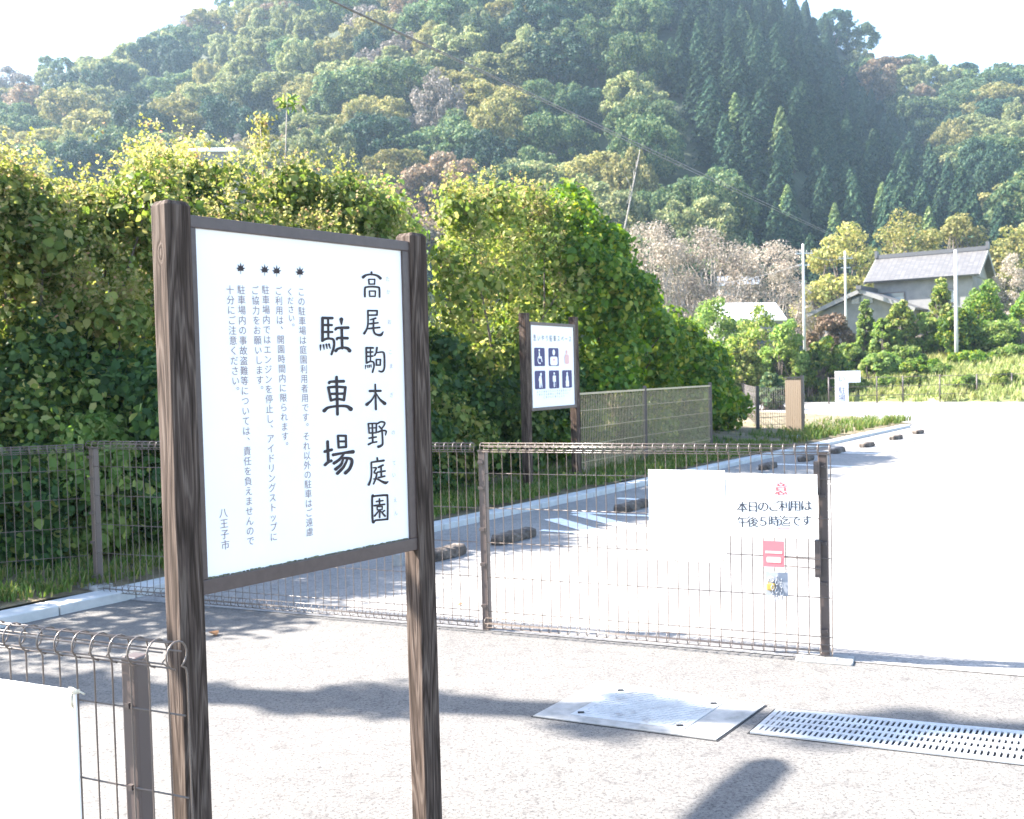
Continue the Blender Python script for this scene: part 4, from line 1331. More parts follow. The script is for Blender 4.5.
for word in ((('た', 387.4, 279), ('か', 388, 292)), (('お', 389.2, 322),), (('こ', 390, 352), ('ま', 391, 366)), (('ぎ', 391.3, 395),), (('の', 393, 432.5),),
             (('て', 394, 463), ('い', 393.6, 475)), (('え', 395, 500), ('ん', 395.7, 513))):
    m_ = MB()
    for ch, x, y in word:
        u, v = face.uv(x, y); face.glyphs(m_, ch, u, v, .016)
    local(m_).build('phonetic_lettering', M['ink_faint'], sign)

# ------------------------------------------------------------------ pictogram sign
Bq0 = at(526, 400, 12.9); Bq1 = at(575, 400, 14.05)
D2 = Vector((Bq1.x - Bq0.x, Bq1.y - Bq0.y, 0)); L2 = D2.length; D2.normalize(); N2 = Vector((D2.y, -D2.x, 0))
s2 = empty('pictogram_sign', ((Bq0.x + Bq1.x) / 2, (Bq0.y + Bq1.y) / 2, 0)); s2.rotation_euler = (0, 0, math.atan2(D2.y, D2.x))
tag(s2, 'tall narrow sign with six navy pictograms on two dark posts beyond the kerb', 'sign')
Minv = (Matrix.Translation(s2.location) @ Matrix.Rotation(s2.rotation_euler.z, 4, 'Z')).inverted()
p0_ = Vector((Bq0.x, Bq0.y, 0))
zt2 = at(526, 322, 12.9).z; zb2 = at(527, 411, 12.9).z
for s in (0, 1):
    c = p0_ + D2 * (L2 * s); ztop = at(526, 313, 12.9).z
    m_ = MB(); m_.box((0, 0, (ztop + .0) / 2), (.105, .105, ztop)); o = m_.build('post', M['wood_far'], s2); o.location = Minv @ c; bevel(o, .008, 2)
c = p0_ + D2 * L2 / 2
iw = L2 - .105 - .06
m_ = MB()
for z_ in (zt2 - .015, zb2 + .015): m_.box(c + N2 * .03 + UZ * z_, (L2 - .107, .05, .04), D2, N2, UZ)
for s in (-1, 1): m_.box(c + D2 * s * (iw / 2 + .015) + N2 * .03 + UZ * (zt2 + zb2) / 2, (.028, .048, zt2 - zb2 - .07), D2, N2, UZ)
local(m_).build('frame', M['frame'], s2)
m_ = MB(); m_.box(c + N2 * .028 + UZ * (zt2 + zb2) / 2, (iw + .01, .02, zt2 - zb2 - .06), D2, N2, UZ); local(m_).build('panel', M['panel'], s2)
f2 = Face(c - D2 * iw / 2 + N2 * .0395 + UZ * (zb2 + .035), D2, UZ, N2)
PH = zt2 - zb2 - .07
m_ = MB()
t_ = '思いやり駐車スペース'
for i, ch in enumerate(t_): f2.glyphs(m_, ch, iw * (.09 + .82 * i / 9), PH * .845, .082, .003, wide=.85)
for j in range(3):
    tt = ['歩行が困難な方のための駐車場です', '一般の方の駐車はご遠慮ください', 'ご協力をお願いします'][j]
    for i, ch in enumerate(tt): f2.glyphs(m_, ch, iw * (.12 + .76 * (i + (0 if j < 2 else 3)) / 15), PH * (.19 - .035 * j), .026, .003)
local(m_).build('lettering', M['grey_ink'], s2)
def disc(mb, f_, u, v, r_, h, sy=1.0, n=16, half=None):
    f_.poly_uv(mb, [(u + r_ * math.cos(q), v + r_ * sy * math.sin(q)) for q in np.linspace(0, 2 * math.pi, n, endpoint=False)], h)
def rrect(u, v, w_, h_, r_):
    out = []
    for (cx, cy, a0) in ((u + w_ / 2 - r_, v + h_ / 2 - r_, 0), (u - w_ / 2 + r_, v + h_ / 2 - r_, 90), (u - w_ / 2 + r_, v - h_ / 2 + r_, 180), (u + w_ / 2 - r_, v - h_ / 2 + r_, 270)):
        for k in range(5): q = R(a0 + k * 22.5); out.append((cx + r_ * math.cos(q), cy + r_ * math.sin(q)))
    return out
us = [iw * .19, iw * .51, iw * .82]; vs2 = [PH * .615, PH * .335]
tw, th = iw * .235, PH * .225
for j in range(2):
    for i in range(3):
        pink = (j == 0 and i == 2)
        m_ = MB(); u, v = us[i], vs2[j]
        if not pink: f2.poly_uv(m_, rrect(u, v, tw, th, .02), .003)
        bd = local(m_).build('pictogram', M['navy'], s2) if not pink else None
        m_ = MB(); hgt_ = .0045
        if (i, j) == (0, 0):
            disc(m_, f2, u - .01, v + th * .36, .017, hgt_)
            f2.poly_uv(m_, [(u - .025, v + th * .26), (u + .0, v + th * .26), (u + .005, v + .01), (u + .045, v + .005), (u + .065, v - th * .25), (u + .048, v - th * .28), (u + .03, v - .02), (u - .02, v - .02)], hgt_ + .0003)
            N_ = 20; ro, ri = .055, .04
            vv = [f2.pt(u - .005 + r__ * math.cos(q), v - th * .16 + r__ * math.sin(q), hgt_ + .0006) for r__ in (ro, ri) for q in np.linspace(R(-60), R(-290), N_)]
            m_.add(vv, [(k, N_ + k, N_ + k + 1, k + 1) for k in range(N_ - 1)], False)
        elif (i, j) == (1, 0):
            disc(m_, f2, u, v + th * .25, .035, hgt_, 1.15); f2.poly_uv(m_, rrect(u, v - th * .22, tw * .72, th * .48, .03), hgt_ + .0003)
        elif pink:
            disc(m_, f2, u, v + th * .28, .03, hgt_); f2.poly_uv(m_, rrect(u + .005, v - .03, tw * .45, th * .55, .03), hgt_ + .0003)
        elif i == 0:
            disc(m_, f2, u + .02, v + th * .3, .022, hgt_); f2.poly_uv(m_, [(u + .03, v + th * .2), (u - .02, v + th * .22), (u - .045, v + .0), (u - .03, v - .02), (u - .03, v - th * .42), (u + .0, v - th * .42), (u + .01, v - .03), (u + .035, v - th * .42), (u + .05, v - th * .42), (u + .035, v + .02)], hgt_ + .0003)
        elif i == 1:
            disc(m_, f2, u, v + th * .33, .018, hgt_); f2.poly_uv(m_, rrect(u, v + .01, tw * .3, th * .35, .012), hgt_ + .0003); f2.poly_uv(m_, rrect(u - .008, v - th * .27, .022, th * .32, .006), hgt_ + .0006)
            f2.poly_uv(m_, [(u + .035, v + .0), (u + .041, v + .0), (u + .041, v - th * .42), (u + .035, v - th * .42)], hgt_ + .0009)
        else:
            disc(m_, f2, u, v + th * .31, .022, hgt_); disc(m_, f2, u, v + .01, .036, hgt_ + .0003, 1.3); f2.poly_uv(m_, rrect(u, v - th * .25, tw * .34, th * .36, .015), hgt_ + .0006)
        o = local(m_).build('pictogram_figure', M['redlight'] if pink else M['panel'], bd or s2)
        if (i, j) == (1, 0):
            m_ = MB(); N_ = 20
            pts_ = [(u + .02 * (16 * math.sin(q) ** 3) / 16, v - th * .16 + .02 * (13 * math.cos(q) - 5 * math.cos(2 * q) - 2 * math.cos(3 * q) - math.cos(4 * q)) / 16) for q in np.linspace(0, 2 * math.pi, N_, endpoint=False)]
            f2.poly_uv(m_, pts_, .0062); local(m_).build('heart', M['red'], bd)

# ------------------------------------------------------------------ mesh fences
def mesh_panel(a, b, z0, z1, pitch, vstep, roll_r, wr, parent, side, bottom_roll=True, segs=10, mat_='wire', hwr=None, zh=None, nside=5, wide=.0):
    """welded wire panel from a to b with a round roll along its top (and bottom); side = unit vector the roll bulges to"""
    a = Vector(a); b = Vector(b); Dv = (b - a); L_ = Dv.length; Dv.normalize(); side = Vector(side).normalized()
    m_ = MB(); n = int(round(L_ / pitch)); hwr = hwr or wr
    for i in range(n + 1):
        p = a + Dv * (pitch * i + (L_ - n * pitch) / 2)
        pts_ = []
        if bottom_roll:
            for k in range(segs, 0, -1):
                q = R(-60) + (2 * math.pi * .9) * k / segs
                pts_.append(p + side * (roll_r * (1 - math.cos(q))) * 1.0 + UZ * (z0 + roll_r * 1.0 - roll_r * math.sin(q)))
        else: pts_.append(p + UZ * z0)
        pts_.append(p + UZ * (z0 + roll_r * 2.2)) if bottom_roll else None
        pts_.append(p + UZ * (z1 - roll_r * 2.7))
        cz = z1 - roll_r
        pts_.append(p + side * roll_r * .12 + UZ * (cz - roll_r * 1.15))
        for k in range(0, segs + 1):
            q = R(-62) + R(318) * k / segs
            pts_.append(p + side * (roll_r * (1.0) - roll_r * math.cos(q) * 1.0) + UZ * (cz + roll_r * math.sin(q)))
        m_.tube(pts_, wr, nside)
    # horizontals
    cz = z1 - roll_r
    for q in (0, 52, 104, 156, 208, 260):
        c = side * (roll_r - roll_r * math.cos(R(q)) * .94) + UZ * (cz + roll_r * math.sin(R(q)) * .94)
        m_.tube([a + c, b + c], hwr, nside)
    if bottom_roll:
        for q in (20, 100, 180, 260):
            c = side * (roll_r - roll_r * math.cos(R(q))) + UZ * (z0 + roll_r - roll_r * math.sin(R(q))); m_.tube([a + c, b + c], hwr, nside)
    z_ = z1 - roll_r * 2 - (vstep * .62)
    while z_ > z0 + roll_r * 2.3:
        c = -side * (wr + hwr) * .9 + UZ * z_; m_.tube([a + c, b + c], hwr, nside); z_ -= vstep
    return m_.build('mesh_panel', M[mat_], parent)

FN = Vector((FDIR.y, -FDIR.x, 0))      # away from camera side
if FN.y < 0: FN = -FN
fe = empty('mesh_fence', FA); tag(fe, 'brown welded mesh fence with rolled top running from the gate post to the thicket corner', 'fence')
WTOP = 1.185
tseg = [0.0, 2.04, 4.42, 5.27]
for i in range(3):
    a_ = FDIR * (tseg[i] + (-.04 if i == 0 else .03)) ; b_ = FDIR * (tseg[i + 1] - .03)
    mesh_panel(a_ - FN * .012, b_ - FN * .012, .035 if i < 2 else .06, WTOP, .0605, .216, .030, .0026, fe, -FN, hwr=.0026)
for i, t in enumerate(tseg):
    m_ = MB(); c = FDIR * t + FN * .030
    m_.box(c + UZ * .56, (.048, .048, 1.12), FDIR, FN, UZ); o = m_.build('post', M['fence'], fe); bevel(o, .005, 2)
    m_ = MB(); m_.box(c + UZ * 1.127, (.054, .054, .014), FDIR, FN, UZ); m_.build('cap', M['fence_dull'], o)
    for z_ in (.16, .42, .64, .90, 1.06):
        m_ = MB(); m_.box(c - FN * .034 + UZ * z_, (.034, .03, .018), FDIR, FN, UZ); m_.build('clamp', M['fence_dull'], o)
# latch box on the gate post
m_ = MB(); m_.box(UZ * 1.0 + FDIR * .026 - FN * .02, (.03, .05, .18), FDIR, FN, UZ); m_.build('lock_box', M['fence_dull'], fe)
m_ = MB(); m_.box(FDIR * .026 - FN * .02 + UZ * .56, (.03, .05, .20), FDIR, FN, UZ); m_.build('latch_box', M['fence_dull'], fe)
m_ = MB(); m_.tube([FDIR * .01 - FN * .055 + UZ * .51, FDIR * .28 - FN * .055 + UZ * .52], .003, 6); m_.tube([FDIR * .01 - FN * .055 + UZ * .56, FDIR * .28 - FN * .055 + UZ * .565], .003, 6)
m_.build('latch_bar', M['wire'], fe)
# concrete footings
for i, (t, w_) in enumerate(((0, .30), (5.27, .2))):
    c = fpt(t); m_ = MB(); m_.box((c.x, c.y, .004 if i == 0 else .05), (w_, .16, .024 if i == 0 else .1), FDIR, FN, UZ)
    o = m_.build('footing', M['concrete'], None); bevel(o, .01, 2)
    tag(o, 'flat pale concrete footing under the gate post' if i == 0 else 'small concrete block under the fence corner post', 'footing')
# the fence continues to the left behind the near fence
fl = empty('mesh_fence', fpt(5.27)); tag(fl, 'brown mesh fence running left from the corner post in front of the leafy shrub', 'fence')
LD = Vector((-.94, -.34, 0)); LN2 = Vector((LD.y, -LD.x, 0)); LN2 = LN2 if LN2.y > 0 else -LN2
mesh_panel(LD * .05 - LN2 * .012, LD * 2.4 - LN2 * .012, .05, 1.165, .0605, .216, .030, .0026, fl, -LN2)
m_ = MB(); m_.box(LD * 2.4 + LN2 * .03 + UZ * .56, (.048, .048, 1.12), LD, LN2, UZ); m_.build('post', M['fence'], fl)

# near fence, bottom left
nd_ = Vector((.911, -.412, 0)); nn_ = Vector((-.412, -.911, 0))
P0 = at(127, 700, 2.5); P0.z = 0
nfc = empty('mesh_fence', P0); tag(nfc, 'nearest brown mesh fence with rolled top at the lower left corner', 'fence')
TOPN = at(100, 626, 2.56).z
mesh_panel(nd_ * -1.2 - Vector((0, 0, 0)), nd_ * .185, .02, TOPN, .0615, .205, .034, .0024, nfc, nn_ , segs=14, nside=6)
m_ = MB(); m_.box(nn_ * -.032 + nd_ * .0 + UZ * (TOPN - .068) / 2, (.05, .05, TOPN - .07), nd_, nn_, UZ); o = m_.build('post', M['fence'], nfc); bevel(o, .006, 2)
m_ = MB()
for z_ in (TOPN - .19, TOPN - .40):
    m_ = MB(); m_.box(nn_ * -.004 + UZ * z_, (.014, .014, .014), nd_, nn_, UZ); m_.build('clamp', M['fence_dull'], o)
# white board tied on it
e1 = onplane(76, 690, P0 + nn_ * .012, nn_); e0 = e1 - nd_ * .75
Ztop = e1.z
m_ = MB(); c = (e0 + e1) / 2; c.z = Ztop - .27
m_.box(c, (.75, .006, .54), nd_, nn_, UZ); wb = m_.build('panel_board', M['white_plastic']); wb.name = 'notice_board'
tag(wb, 'blank looking white board tied with string to the nearest fence', 'board'); bevel(wb, .002, 2)
fb = Face(e0 + nn_ * .0032 - Vector((0, 0, Ztop)) + UZ * (Ztop - .54), nd_, UZ, nn_)
m_ = MB()
for i, ch in enumerate('お知らせ'): fb.glyphs(m_, ch, .75 - .30 + i * .07, .54 - .06, .03, .0012)
wl = m_.build('lettering', mat('bleached_ink', (.70, .69, .68), .7), wb)
m_ = MB()
k0 = e1 + nn_ * .008 - nd_ * .006
for i in range(5):
    q = i * 1.3; m_.tube([k0 + UZ * (.004 * math.sin(q) - .004) - nd_ * .004 * i, k0 + nd_ * .012 + UZ * (.006 * math.cos(q)) + nn_ * .006, k0 + nd_ * .028 + UZ * (.004 * math.sin(q * 2) + .002)], .0022, 5)
m_.tube([k0, k0 + nd_ * .004 - UZ * .02 + nn_ * .004, k0 - nd_ * .002 - UZ * .045], [.003, .0035, .002], 6)
m_.tube([k0, k0 + nd_ * .006 - UZ * .02 + nn_ * .004, k0 + nd_ * .005 - UZ * .06], [.002, .0022, .001], 6)
m_.tube([k0 - nd_ * .01 + UZ * .006, k0 + UZ * .008, k0 + nd_ * .045 - UZ * .004], .0024, 6)
tag(m_.build('string_tie', M['rope']), 'knotted cream string at the corner of the white board', 'string')

# notices hung on the far fence panel
nfp = FA - FN * .05
def sheet(x0, y0, x1, y1, z_off, name, label, mk='white_plastic', cat='notice', group=None):
    nrm = -FN
    p_ = [onplane(x, y, nfp + nrm * z_off, nrm) for x, y in ((x0, y1), (x1, y1), (x1, y0), (x0, y0))]
    u0 = p_[0]; ex = Vector((-FDIR.x, -FDIR.y, 0)); 
    wdt = (p_[1] - p_[0]).dot(ex); zlo = (p_[0].z + p_[1].z) / 2; zhi = (p_[2].z + p_[3].z) / 2
    m_ = MB(); c = u0 + ex * wdt / 2; c.z = (zlo + zhi) / 2
    m_.box(c, (wdt, .003, zhi - zlo), ex, nrm, UZ)
    o = m_.build(name, M[mk]); tag(o, label, cat, group)
    f_ = Face(Vector((u0.x, u0.y, zlo)) + nrm * .0015, ex, UZ, nrm)
    return o, f_, wdt, zhi - zlo
o1, fs1, w1, h1 = sheet(727, 474, 818, 537, .012, 'closing_time_notice', 'white notice with red and black writing on the fence beside the gate post')
m_ = MB()
for q in (0, .5):
    fs1.hline(m_, '本日のご利用は', (742 + q, 507), (806 + q, 505.5), 1.0, .0015 + q * .0006); fs1.hline(m_, '午後５時迄です', (742 + q, 522), (806 + q, 520.5), 1.0, .0015 + q * .0006)
m_.build('lettering', M['grey_ink'], o1)
m_ = MB()
for q in (0, .5, 1.0): fs1.hline(m_, '意', (780.6 + q, 489), (782, 489), 1, .0015 + q * .0005, size=.068); m_.build('red_lettering', M['red'], o1)
m_ = MB(); fs1.hline(m_, 'ご', (744, 490), (745, 489.9), 1, size=.062); m_.build('faded_lettering', M['redlight'], o1)
m_ = MB(); fs1.hline(m_, '注', (762, 489.5), (763, 489.5), 1, size=.066); m_.build('faded_lettering', M['redlight'], o1)
m_ = MB(); ua, va = fs1.uv(766, 529.5); ub, vb2_ = fs1.uv(790, 528.7); fs1.poly_uv(m_, [(ua, va), (ub, vb2_), (ub, vb2_ + .005), (ua, va + .005)], .0012); m_.build('underline', M['red'], o1)
o2, fs2, w2, h2_ = sheet(650, 470, 726.3, 561, .008, 'blank_notice', 'bleached white notice with traces of writing left of the closing time notice')
m_ = MB()
for i, tx in enumerate(('駐車場をご利用の', 'お客様へお願い', '開園時間外は', '閉門いたします')):
    fs2.vline(m_, tx, (714 - i * 13, 484), (715 - i * 13, 536), .62)
m_.build('lettering', mat('nearly_vanished_ink', (.52, .50, .50), .7), o2)
for i, (x, y) in enumerate(((674, 556), (722, 556))):
    p = onplane(x, y, nfp - FN * .02, -FN)
    m_ = MB(); m_.tube([p + UZ * .02 - FDIR * -.01, p, p + UZ * -.012 + FDIR * .015, p + UZ * -.03 + FDIR * -.015], .0035, 5)
    m_.tube([p + UZ * .01 + FDIR * .012, p + UZ * -.004, p - FDIR * .018 + UZ * .008], .003, 5)
    tag(m_.build('string_tie', M['rope']), 'beige string knot at the lower %s corner of the bleached notice' % ('far' if i == 0 else 'gate side'), 'string')
o3, f3, w3, h3 = sheet(763.5, 541, 784.5, 567, .010, 'pink_card', 'small faded pink card on the fence under the closing time notice', 'pink', 'card')
m_ = MB(); f3.poly_uv(m_, [(w3 * .1, h3 * .52), (w3 * .9, h3 * .52), (w3 * .9, h3 * .62), (w3 * .1, h3 * .62)], .0012); 
f3.poly_uv(m_, rrect(w3 * .5, h3 * .28, w3 * .7, h3 * .22, .008), .0014); m_.build('pale_band', M['redlight'], o3)
# padlock and chain bundle
pc = onplane(771, 583, nfp - FN * -.0, -FN)
r = empty('padlock', pc); tag(r, 'brass padlock hanging on the fence with a grey chain beside it', 'padlock')
m_ = MB(); m_.box((0, 0, -.02), (.045, .022, .04), FDIR, FN, UZ); o = m_.build('lock_body', M['brass'], r); bevel(o, .006, 3)
m_ = MB(); m_.tube([FDIR * (.015 * math.cos(q)) + UZ * (.0 + .034 * math.sin(q)) for q in np.linspace(0, math.pi, 10)], .0042, 6); m_.build('shackle', M['steel'], r)
m_ = MB()
for i in range(16):
    cx = .05 * math.cos(i * .8) - .05 * (i % 2); cz = .03 - i * .0075
    c = FDIR * (-.035 + .028 * math.sin(i * 2.1)) + UZ * (.03 - i * .0075) - FN * .012
    d1 = FDIR if i % 2 else FN
    m_.tube([c + d1 * .008 * math.cos(q) + UZ * .013 * math.sin(q) for q in np.linspace(0, 2 * math.pi, 9)], .0028, 5, False)
m_.build('chain', M['greyplastic'], r)
m_ = MB(); m_.box(FDIR * -.03 + UZ * -.005 + FN * .01, (.12, .006, .13), FDIR, FN, UZ); m_.build('back_plate', M['greyplastic'], r)

# slatted fence panel behind the pictogram sign
ps = [Vector((.95, 14.4, 0)), Vector((2.18, 16.4, 0)), Vector((3.72, 18.75, 0))]
sf = empty('slatted_fence', ps[1]); tag(sf, 'brown fence with dense upright slats along the verge behind the pictogram sign', 'fence')
Minv = Matrix.Translation(ps[1]).inverted()
for a_, b_ in zip(ps[:-1], ps[1:]):
    D_ = (b_ - a_); L_ = D_.length; D_.normalize(); N_ = Vector((D_.y, -D_.x, 0))
    m_ = MB(); n_ = int(L_ / .055)
    for i in range(n_):
        q = a_ + D_ * (.05 + i * .055); zz = .32 + .0 * i
        m_.bar(q + UZ * .14, q + UZ * (1.27 + .01 * math.sin(i * 3.1)), .005, .012, side=D_)
    for z_ in (.3, .55, .8, 1.05): m_.bar(a_ + UZ * z_ + N_ * .014, b_ + UZ * z_ + N_ * .014, .008, .008)
    m_.bar(a_ + UZ * 1.295, b_ + UZ * 1.295, .035, .03)
    m_.bar(a_ + UZ * .12, b_ + UZ * .12, .03, .03)
    local(m_).build('slat_panel', mat('brown_slats', (.42, .34, .21), .7), sf)
for q in ps:
    m_ = MB(); m_.box(q + UZ * .68, (.06, .06, 1.36)); local(m_).build('post', M['fence'], sf)
# dark fence and brown gate leaf at the lot entrance
ga = Vector((6.95, 22.3, 0)); 
df = empty('dark_fence'); tag(df, 'thin dark wire fence with black posts by the far gate leaf', 'fence')
q0, q1, q2 = G(745, 425), G(758, 438), G(790, 436)
for q in (q0, q1):
    m_ = MB(); m_.box((q.x, q.y, .6), (.075, .075, 1.2)); m_.build('post', M['dark'], df)
m_ = MB()
for z_ in np.linspace(.12, 1.15, 7):
    m_.tube([(q0.x, q0.y, z_), (q1.x, q1.y, z_), (q2.x, q2.y, z_)], .006, 4)
for a_, b_, n_ in ((q0, q1, 26), (q1, q2, 14)):
    for i in range(n_):
        q = a_.lerp(b_, (i + .5) / n_); m_.tube([(q.x, q.y, .1), (q.x, q.y, 1.16)], .004, 4)
m_.build('wire', M['fence_dull'], df)
gl = empty('gate_leaf', G(794, 438), R(-38)); tag(gl, 'tall narrow brown slatted gate leaf folded open at the lot entrance', 'gate')
m_ = MB()
for i in range(9): m_.box((-.17 + i * .042, 0, .70), (.036, .03, 1.28))
m_.build('slat_panel', mat('light_brown_slats', (.19, .145, .10), .7), gl)
m_ = MB(); m_.box((.225, -.02, .71), (.05, .08, 1.42)); m_.box((-.01, -.002, 1.37), (.42, .06, .04)); m_.box((.0, -.002, .05), (.42, .06, .04)); m_.build('frame', M['dark'], gl)
m_ = MB(); m_.box((.262, -.05, .95), (.03, .06, .12)); m_.box((.262, -.05, .5), (.03, .06, .10)); m_.build('hinge', M['dark'], gl)
# small concrete block in front of it
cb = G(792, 444); m_ = MB(); m_.box((cb.x, cb.y, .09), (.42, .25, .18)); o = m_.build('concrete_block', M['concrete']); bevel(o, .015, 2); tag(o, 'pale concrete block at the foot of the brown gate leaf', 'block')

# white notice board beyond the lot
b0 = G(842, 405)
nb_ = empty('lot_notice', b0); tag(nb_, 'small white L shaped notice with dark writing at the far edge of the lot', 'notice')
sY = b0.y / 1000
m_ = MB(); m_.box((0, 0, .75), (13 * sY, .02, 1.3)); pn = m_.build('panel', M['white_plastic'], nb_)
m_ = MB(); m_.box((12.7 * sY, 0, 1.16), (12 * sY, .02, .48)); m_.build('side_panel', M['white_plastic'], nb_)
m_ = MB(); m_.box((-.2, .03, .7), (.04, .03, 1.4)); m_.box((.2, .03, .7), (.04, .03, 1.4)); m_.build('leg', M['steel'], nb_)
fn = Face(Vector((-.28, -.011, .1)), Vector((1, 0, 0)), UZ, Vector((0, -1, 0)))
m_ = MB()
for ch, v in (('い', .98), ('駐', .5), ('場', .2)): fn.glyphs(m_, ch, .28, v, .27, .004)
m_.build('lettering', M['navy'], nb_)

# ------------------------------------------------------------------ wheel stops
def rough_block(name, c, L_, W_, H_, dirv, seed, label):
    r_ = np.random.default_rng(seed)
    nx, ny, nz = 14, 4, 4
    m_ = MB(); dirv = Vector(dirv); nrm = Vector((-dirv.y, dirv.x, 0))
    # rounded loaf: rings along the length
    n = 12; pts_ = []; vs = []
    for i in range(nx + 1):
        t = i / nx; e = min(1, min(t, 1 - t) * 9 + .55)
        for k in range(n):
            q = math.pi * 2 * k / n
            cx = math.copysign(abs(math.cos(q)) ** .55, math.cos(q)) * W_ / 2 * e * (1 + r_.normal() * .05)
            cz = math.copysign(abs(math.sin(q)) ** .55, math.sin(q)) * H_ / 2 * e * (1 + r_.normal() * .07) + H_ / 2 - .01
            p = dirv * ((t - .5) * L_ + r_.normal() * .006) + nrm * cx + UZ * cz; vs.append(p)
    fs_ = [(i * n + k, i * n + (k + 1) % n, (i + 1) * n + (k + 1) % n, (i + 1) * n + k) for i in range(nx) for k in range(n)]
    fs_ += [tuple(range(n - 1, -1, -1)), tuple(nx * n + k for k in range(n))]
    m_.add(vs, fs_, False)
    o = m_.build(name, M['stop'], None, (c.x, c.y, .004)); tag(o, label, 'wheel stop', 'stone wheel stops along the kerb')
labs = ['brown stone wheel stop beside the right post of the main sign', 'brown stone wheel stop in front of the pictogram sign, left one', 'brown stone wheel stop just left of the bleached notice',
        'wheel stop seen over the top edge of the bleached notice', 'wheel stop seen over the closing time notice', 'wheel stop right above the gate post',
        'third from the far end of the wheel stops', 'second from the far end of the wheel stops', 'farthest of the wheel stops by the curve']
sp = [((446, 558), .55), ((514, 541), .75), ((632, 510), .8), ((768, 469), .6), ((806, 461), .6), ((838, 453), .6), ((867, 447), .6), ((896, 439.5), .6), ((918, 434), .5)]
for i, ((px, py), L_) in enumerate(sp):
    rough_block('wheel_stop', G(px, py), L_ * .85, .15, .105, KD if i < 6 else Vector((.66, .75, 0)), 40 + i, labs[i])
q = G(398, 566)
m_ = MB(); m_.box((q.x, q.y, .11), (.09, .06, .22)); o = m_.build('marker_block', M['concrete']); bevel(o, .01, 2); tag(o, 'small pale marker block with a dark plate beside the right sign post', 'block')
m_ = MB(); m_.box((q.x + .01, q.y - .032, .13), (.045, .006, .06)); m_.build('plate', M['greyplastic'], o)

# ------------------------------------------------------------------ drain covers
pc4 = [G(533, 717), G(598, 682), G(765, 706), G(716, 741)]
def quadm(c4, s0, s1, t0, t1):
    f_ = lambda s, t: c4[0].lerp(c4[3], s).lerp(c4[1].lerp(c4[2], s), t)
    return [f_(s0, t0), f_(s1, t0), f_(s1, t1), f_(s0, t1)]
cp = empty('drain_cover', (pc4[0] + pc4[2]) / 2); tag(cp, 'square chequered steel cover set in a concrete surround in the asphalt', 'drain cover')
Minv = Matrix.Translation(cp.location).inverted()
def slab(c4, z0, z1, mb):
    vs = [(p.x, p.y, z0) for p in c4] + [(p.x, p.y, z1) for p in c4]
    mb.add(vs, [(0, 1, 2, 3), (7, 6, 5, 4), (0, 4, 5, 1), (1, 5, 6, 2), (2, 6, 7, 3), (3, 7, 4, 0)][::1], False)
def grow(c4, k):
    m0 = (c4[0] + c4[1] + c4[2] + c4[3]) / 4
    return [p + (p - m0).normalized() * k for p in c4]
m_ = MB(); slab(grow(pc4, .011), -.06, .0025, m_); local(m_).build('joint', M['hole'], cp)
m_ = MB(); slab(pc4, -.05, .007, m_); sur = local(m_).build('concrete_surround', M['concrete'], cp)
inn = quadm(pc4, .17, .80, .12, .88)
m_ = MB(); slab(inn, .0, .010, m_)
for i in range(1, 26):
    for j in range(1, 16):
        s = .19 + .60 * i / 26; t = .14 + .72 * j / 16
        p = quadm(pc4, s, s, t, t)[0]; dd_ = (pc4[3] - pc4[0]).normalized() if (i + j) % 2 else (pc4[1] - pc4[0]).normalized()
        m_.bar((p.x, p.y, .0108) , (p.x + dd_.x * .017, p.y + dd_.y * .017, .0108), .005, .003)
local(m_).build('steel_plate', M['steel'], cp)
for s, t in ((.21, .18), (.76, .18), (.21, .82), (.76, .82)):
    m_ = MB(); p = quadm(pc4, s, s, t, t)[0]; m_.box((p.x, p.y, .0135), (.03, .014, .003)); local(m_).build('lifting_hole', M['hole'], cp)

gq = [G(750, 734), G(777, 710), G(1120, 742), G(1120, 777)]
gc = empty('drain_grate', (gq[0] + gq[2]) / 2); tag(gc, 'long galvanised slotted grate running to the right edge beside the steel cover', 'drain grate')
Minv = Matrix.Translation(gc.location).inverted()
m_ = MB(); slab(grow(gq, .014), -.05, .002, m_); local(m_).build('channel', M['hole'], gc)
m_ = MB()
LG = (gq[3] - gq[0]).length
slab(quadm(gq, 0, 1, 0, .10), .003, .010, m_); slab(quadm(gq, 0, 1, .90, 1), .003, .010, m_)
for t in (.30, .50, .70): slab(quadm(gq, 0, 1, t - .035, t + .035), .003, .0095, m_)
nb2 = int(LG / .024)
for i in range(nb2 + 1):
    s = i / nb2; wd = .013 / LG
    if i < 3: wd = .03 / LG
    s0 = min(s, 1 - wd); slab(quadm(gq, s0, s0 + wd, .10, .90), .003, .0092, m_)
local(m_).build('grating', M['steel'], gc)

# cut line around covers: dark joint strips
# fallen leaves
spots = [(212, 634), (236, 640), (330, 700), (690, 810), (470, 640), (463, 606), (640, 760), (300, 655), (980, 790), (560, 660)]
for i, (px, py) in enumerate(spots):
    if i not in (0, 5): continue
    g0 = G(px, py); r_ = np.random.default_rng(i)
    p = np.array([[0, 0, .012]]); v, f = leaf_arrays(p, np.array([[r_.normal() * .3, r_.normal() * .3, 1]]), np.array([.04 if i else .09]), 'leaf', 0.0)
    o = np_mesh('fallen_leaf', v, f, M['deadleaf']); o.location = (g0.x, g0.y, .006)
    tag(o, ['brown fallen leaf cluster on the asphalt beside the left sign post', 'dry leaf in the shade under the sign board', 'dry leaf on the shadow band between the sign posts', 'dry leaf near the dark shadow at the bottom',
            'dry leaf in front of the fence by the right sign post', 'dark leaf inside the lot left of the middle fence post', 'dry leaf below the steel drain cover', 'dry leaf under the middle of the sign board',
            'dry leaf below the slotted grate', 'dry leaf between the fence and the steel cover'][i], 'leaf')

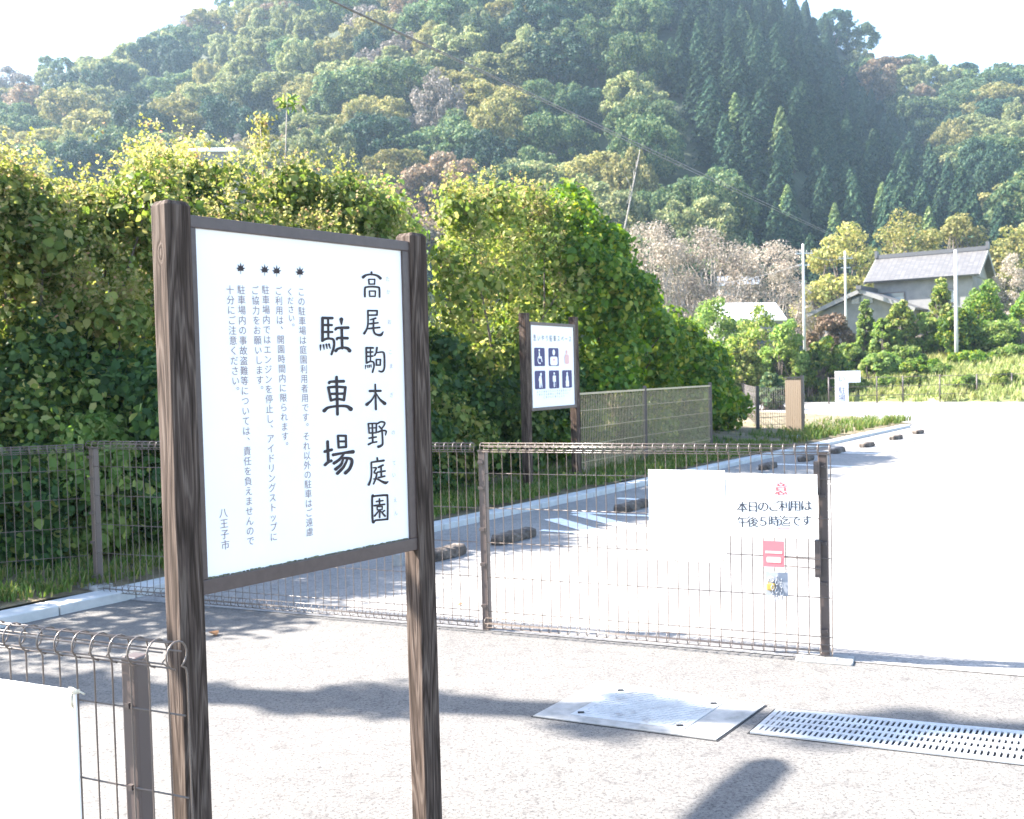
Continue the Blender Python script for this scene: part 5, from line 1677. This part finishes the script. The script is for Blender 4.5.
# ------------------------------------------------------------------ unseen casters of the shadows on the drive: a pole, and added shapes
def shadow_caster_pos(gx, gy, h_):
    k_ = h_ / math.tan(SUN_EL); return gx + SUN_AZ_VEC[0] * k_, gy + SUN_AZ_VEC[1] * k_
po = empty('utility_pole', (-8.2, 6.41, 0)); tag(po, 'concrete utility pole outside the view to the left whose shadow crosses the drive', 'utility pole', 'concrete utility poles')
m_ = MB(); m_.tube([(0, 0, -.3), (0, 0, 12.5)], [.17, .10], 14); m_.build('shaft', M['pole'], po)
m_ = MB(); m_.box((0, 0, 11.9), (.1, 1.6, .1)); m_.build('crossarm', M['steel'], po)
cc = np.array([[rng.normal() * .05, rng.normal() * .10, z_] for z_ in np.linspace(3.5, 9.5, 46)]); cc = cc[rng.random(46) < .62]
p, n, _ = shell_points(cc, rng.uniform(.10, .24, len(cc)), 3200, fill=.8)
v, f = leaf_arrays(p, n, rng.uniform(.06, .12, len(p)), 'leaf', .6); np_mesh('creeper', v, f, M['vine_green'], po)  # leaves added to the unseen pole to give its shadow ragged edges

k_ = 4.2 / math.tan(SUN_EL)  # added unseen lamp shape, placed so its head casts the dark blob
tip = Vector((1.03 + SUN_AZ_VEC[0] * k_, 4.02 + SUN_AZ_VEC[1] * k_, 4.2))
lo = empty('blob_shadow_caster', (tip.x - KD.x * 3.6, tip.y - KD.y * 3.6, 0)); tag(lo, 'lamp shaped object added out of view at the left to shade the lower drive', 'shadow caster')
tb = tip - Vector(lo.location)
m_ = MB(); m_.tube([(0, 0, 0), (0, 0, 3.8), KD * .25 + UZ * 4.1], [.07, .05, .045], 10); m_.build('shaft', M['steel'], lo)
m_ = MB(); m_.tube([KD * .25 + UZ * 4.1, KD * 2.8 + UZ * 4.2], .04, 8); m_.build('arm', M['steel'], lo)
m_ = MB(); m_.tube([KD * 2.7 + UZ * 4.2, KD * 2.85 + UZ * 4.2, KD * 3.3 + UZ * 4.2, KD * 3.55 + UZ * 4.2, KD * 3.62 + UZ * 4.2], [.05, .06, .078, .07, .03], 10); m_.build('caster_head', M['greyplastic'], lo)

# ------------------------------------------------------------------ haze
hz_ = MB(); hz_.box((0, 215, 84), (900, 560, 172))
hm = bpy.data.materials.new('haze_air'); hm.use_nodes = True
hm.node_tree.nodes.clear()
out = hm.node_tree.nodes.new('ShaderNodeOutputMaterial'); pv = hm.node_tree.nodes.new('ShaderNodeVolumePrincipled')
pv.inputs['Color'].default_value = (.56, .77, 1.0, 1); pv.inputs['Density'].default_value = .00028; pv.inputs['Anisotropy'].default_value = .25
hm.node_tree.links.new(pv.outputs[0], out.inputs['Volume'])
tag(hz_.build('haze', hm), 'thin blue haze in the air over the valley', 'haze', kind='stuff')
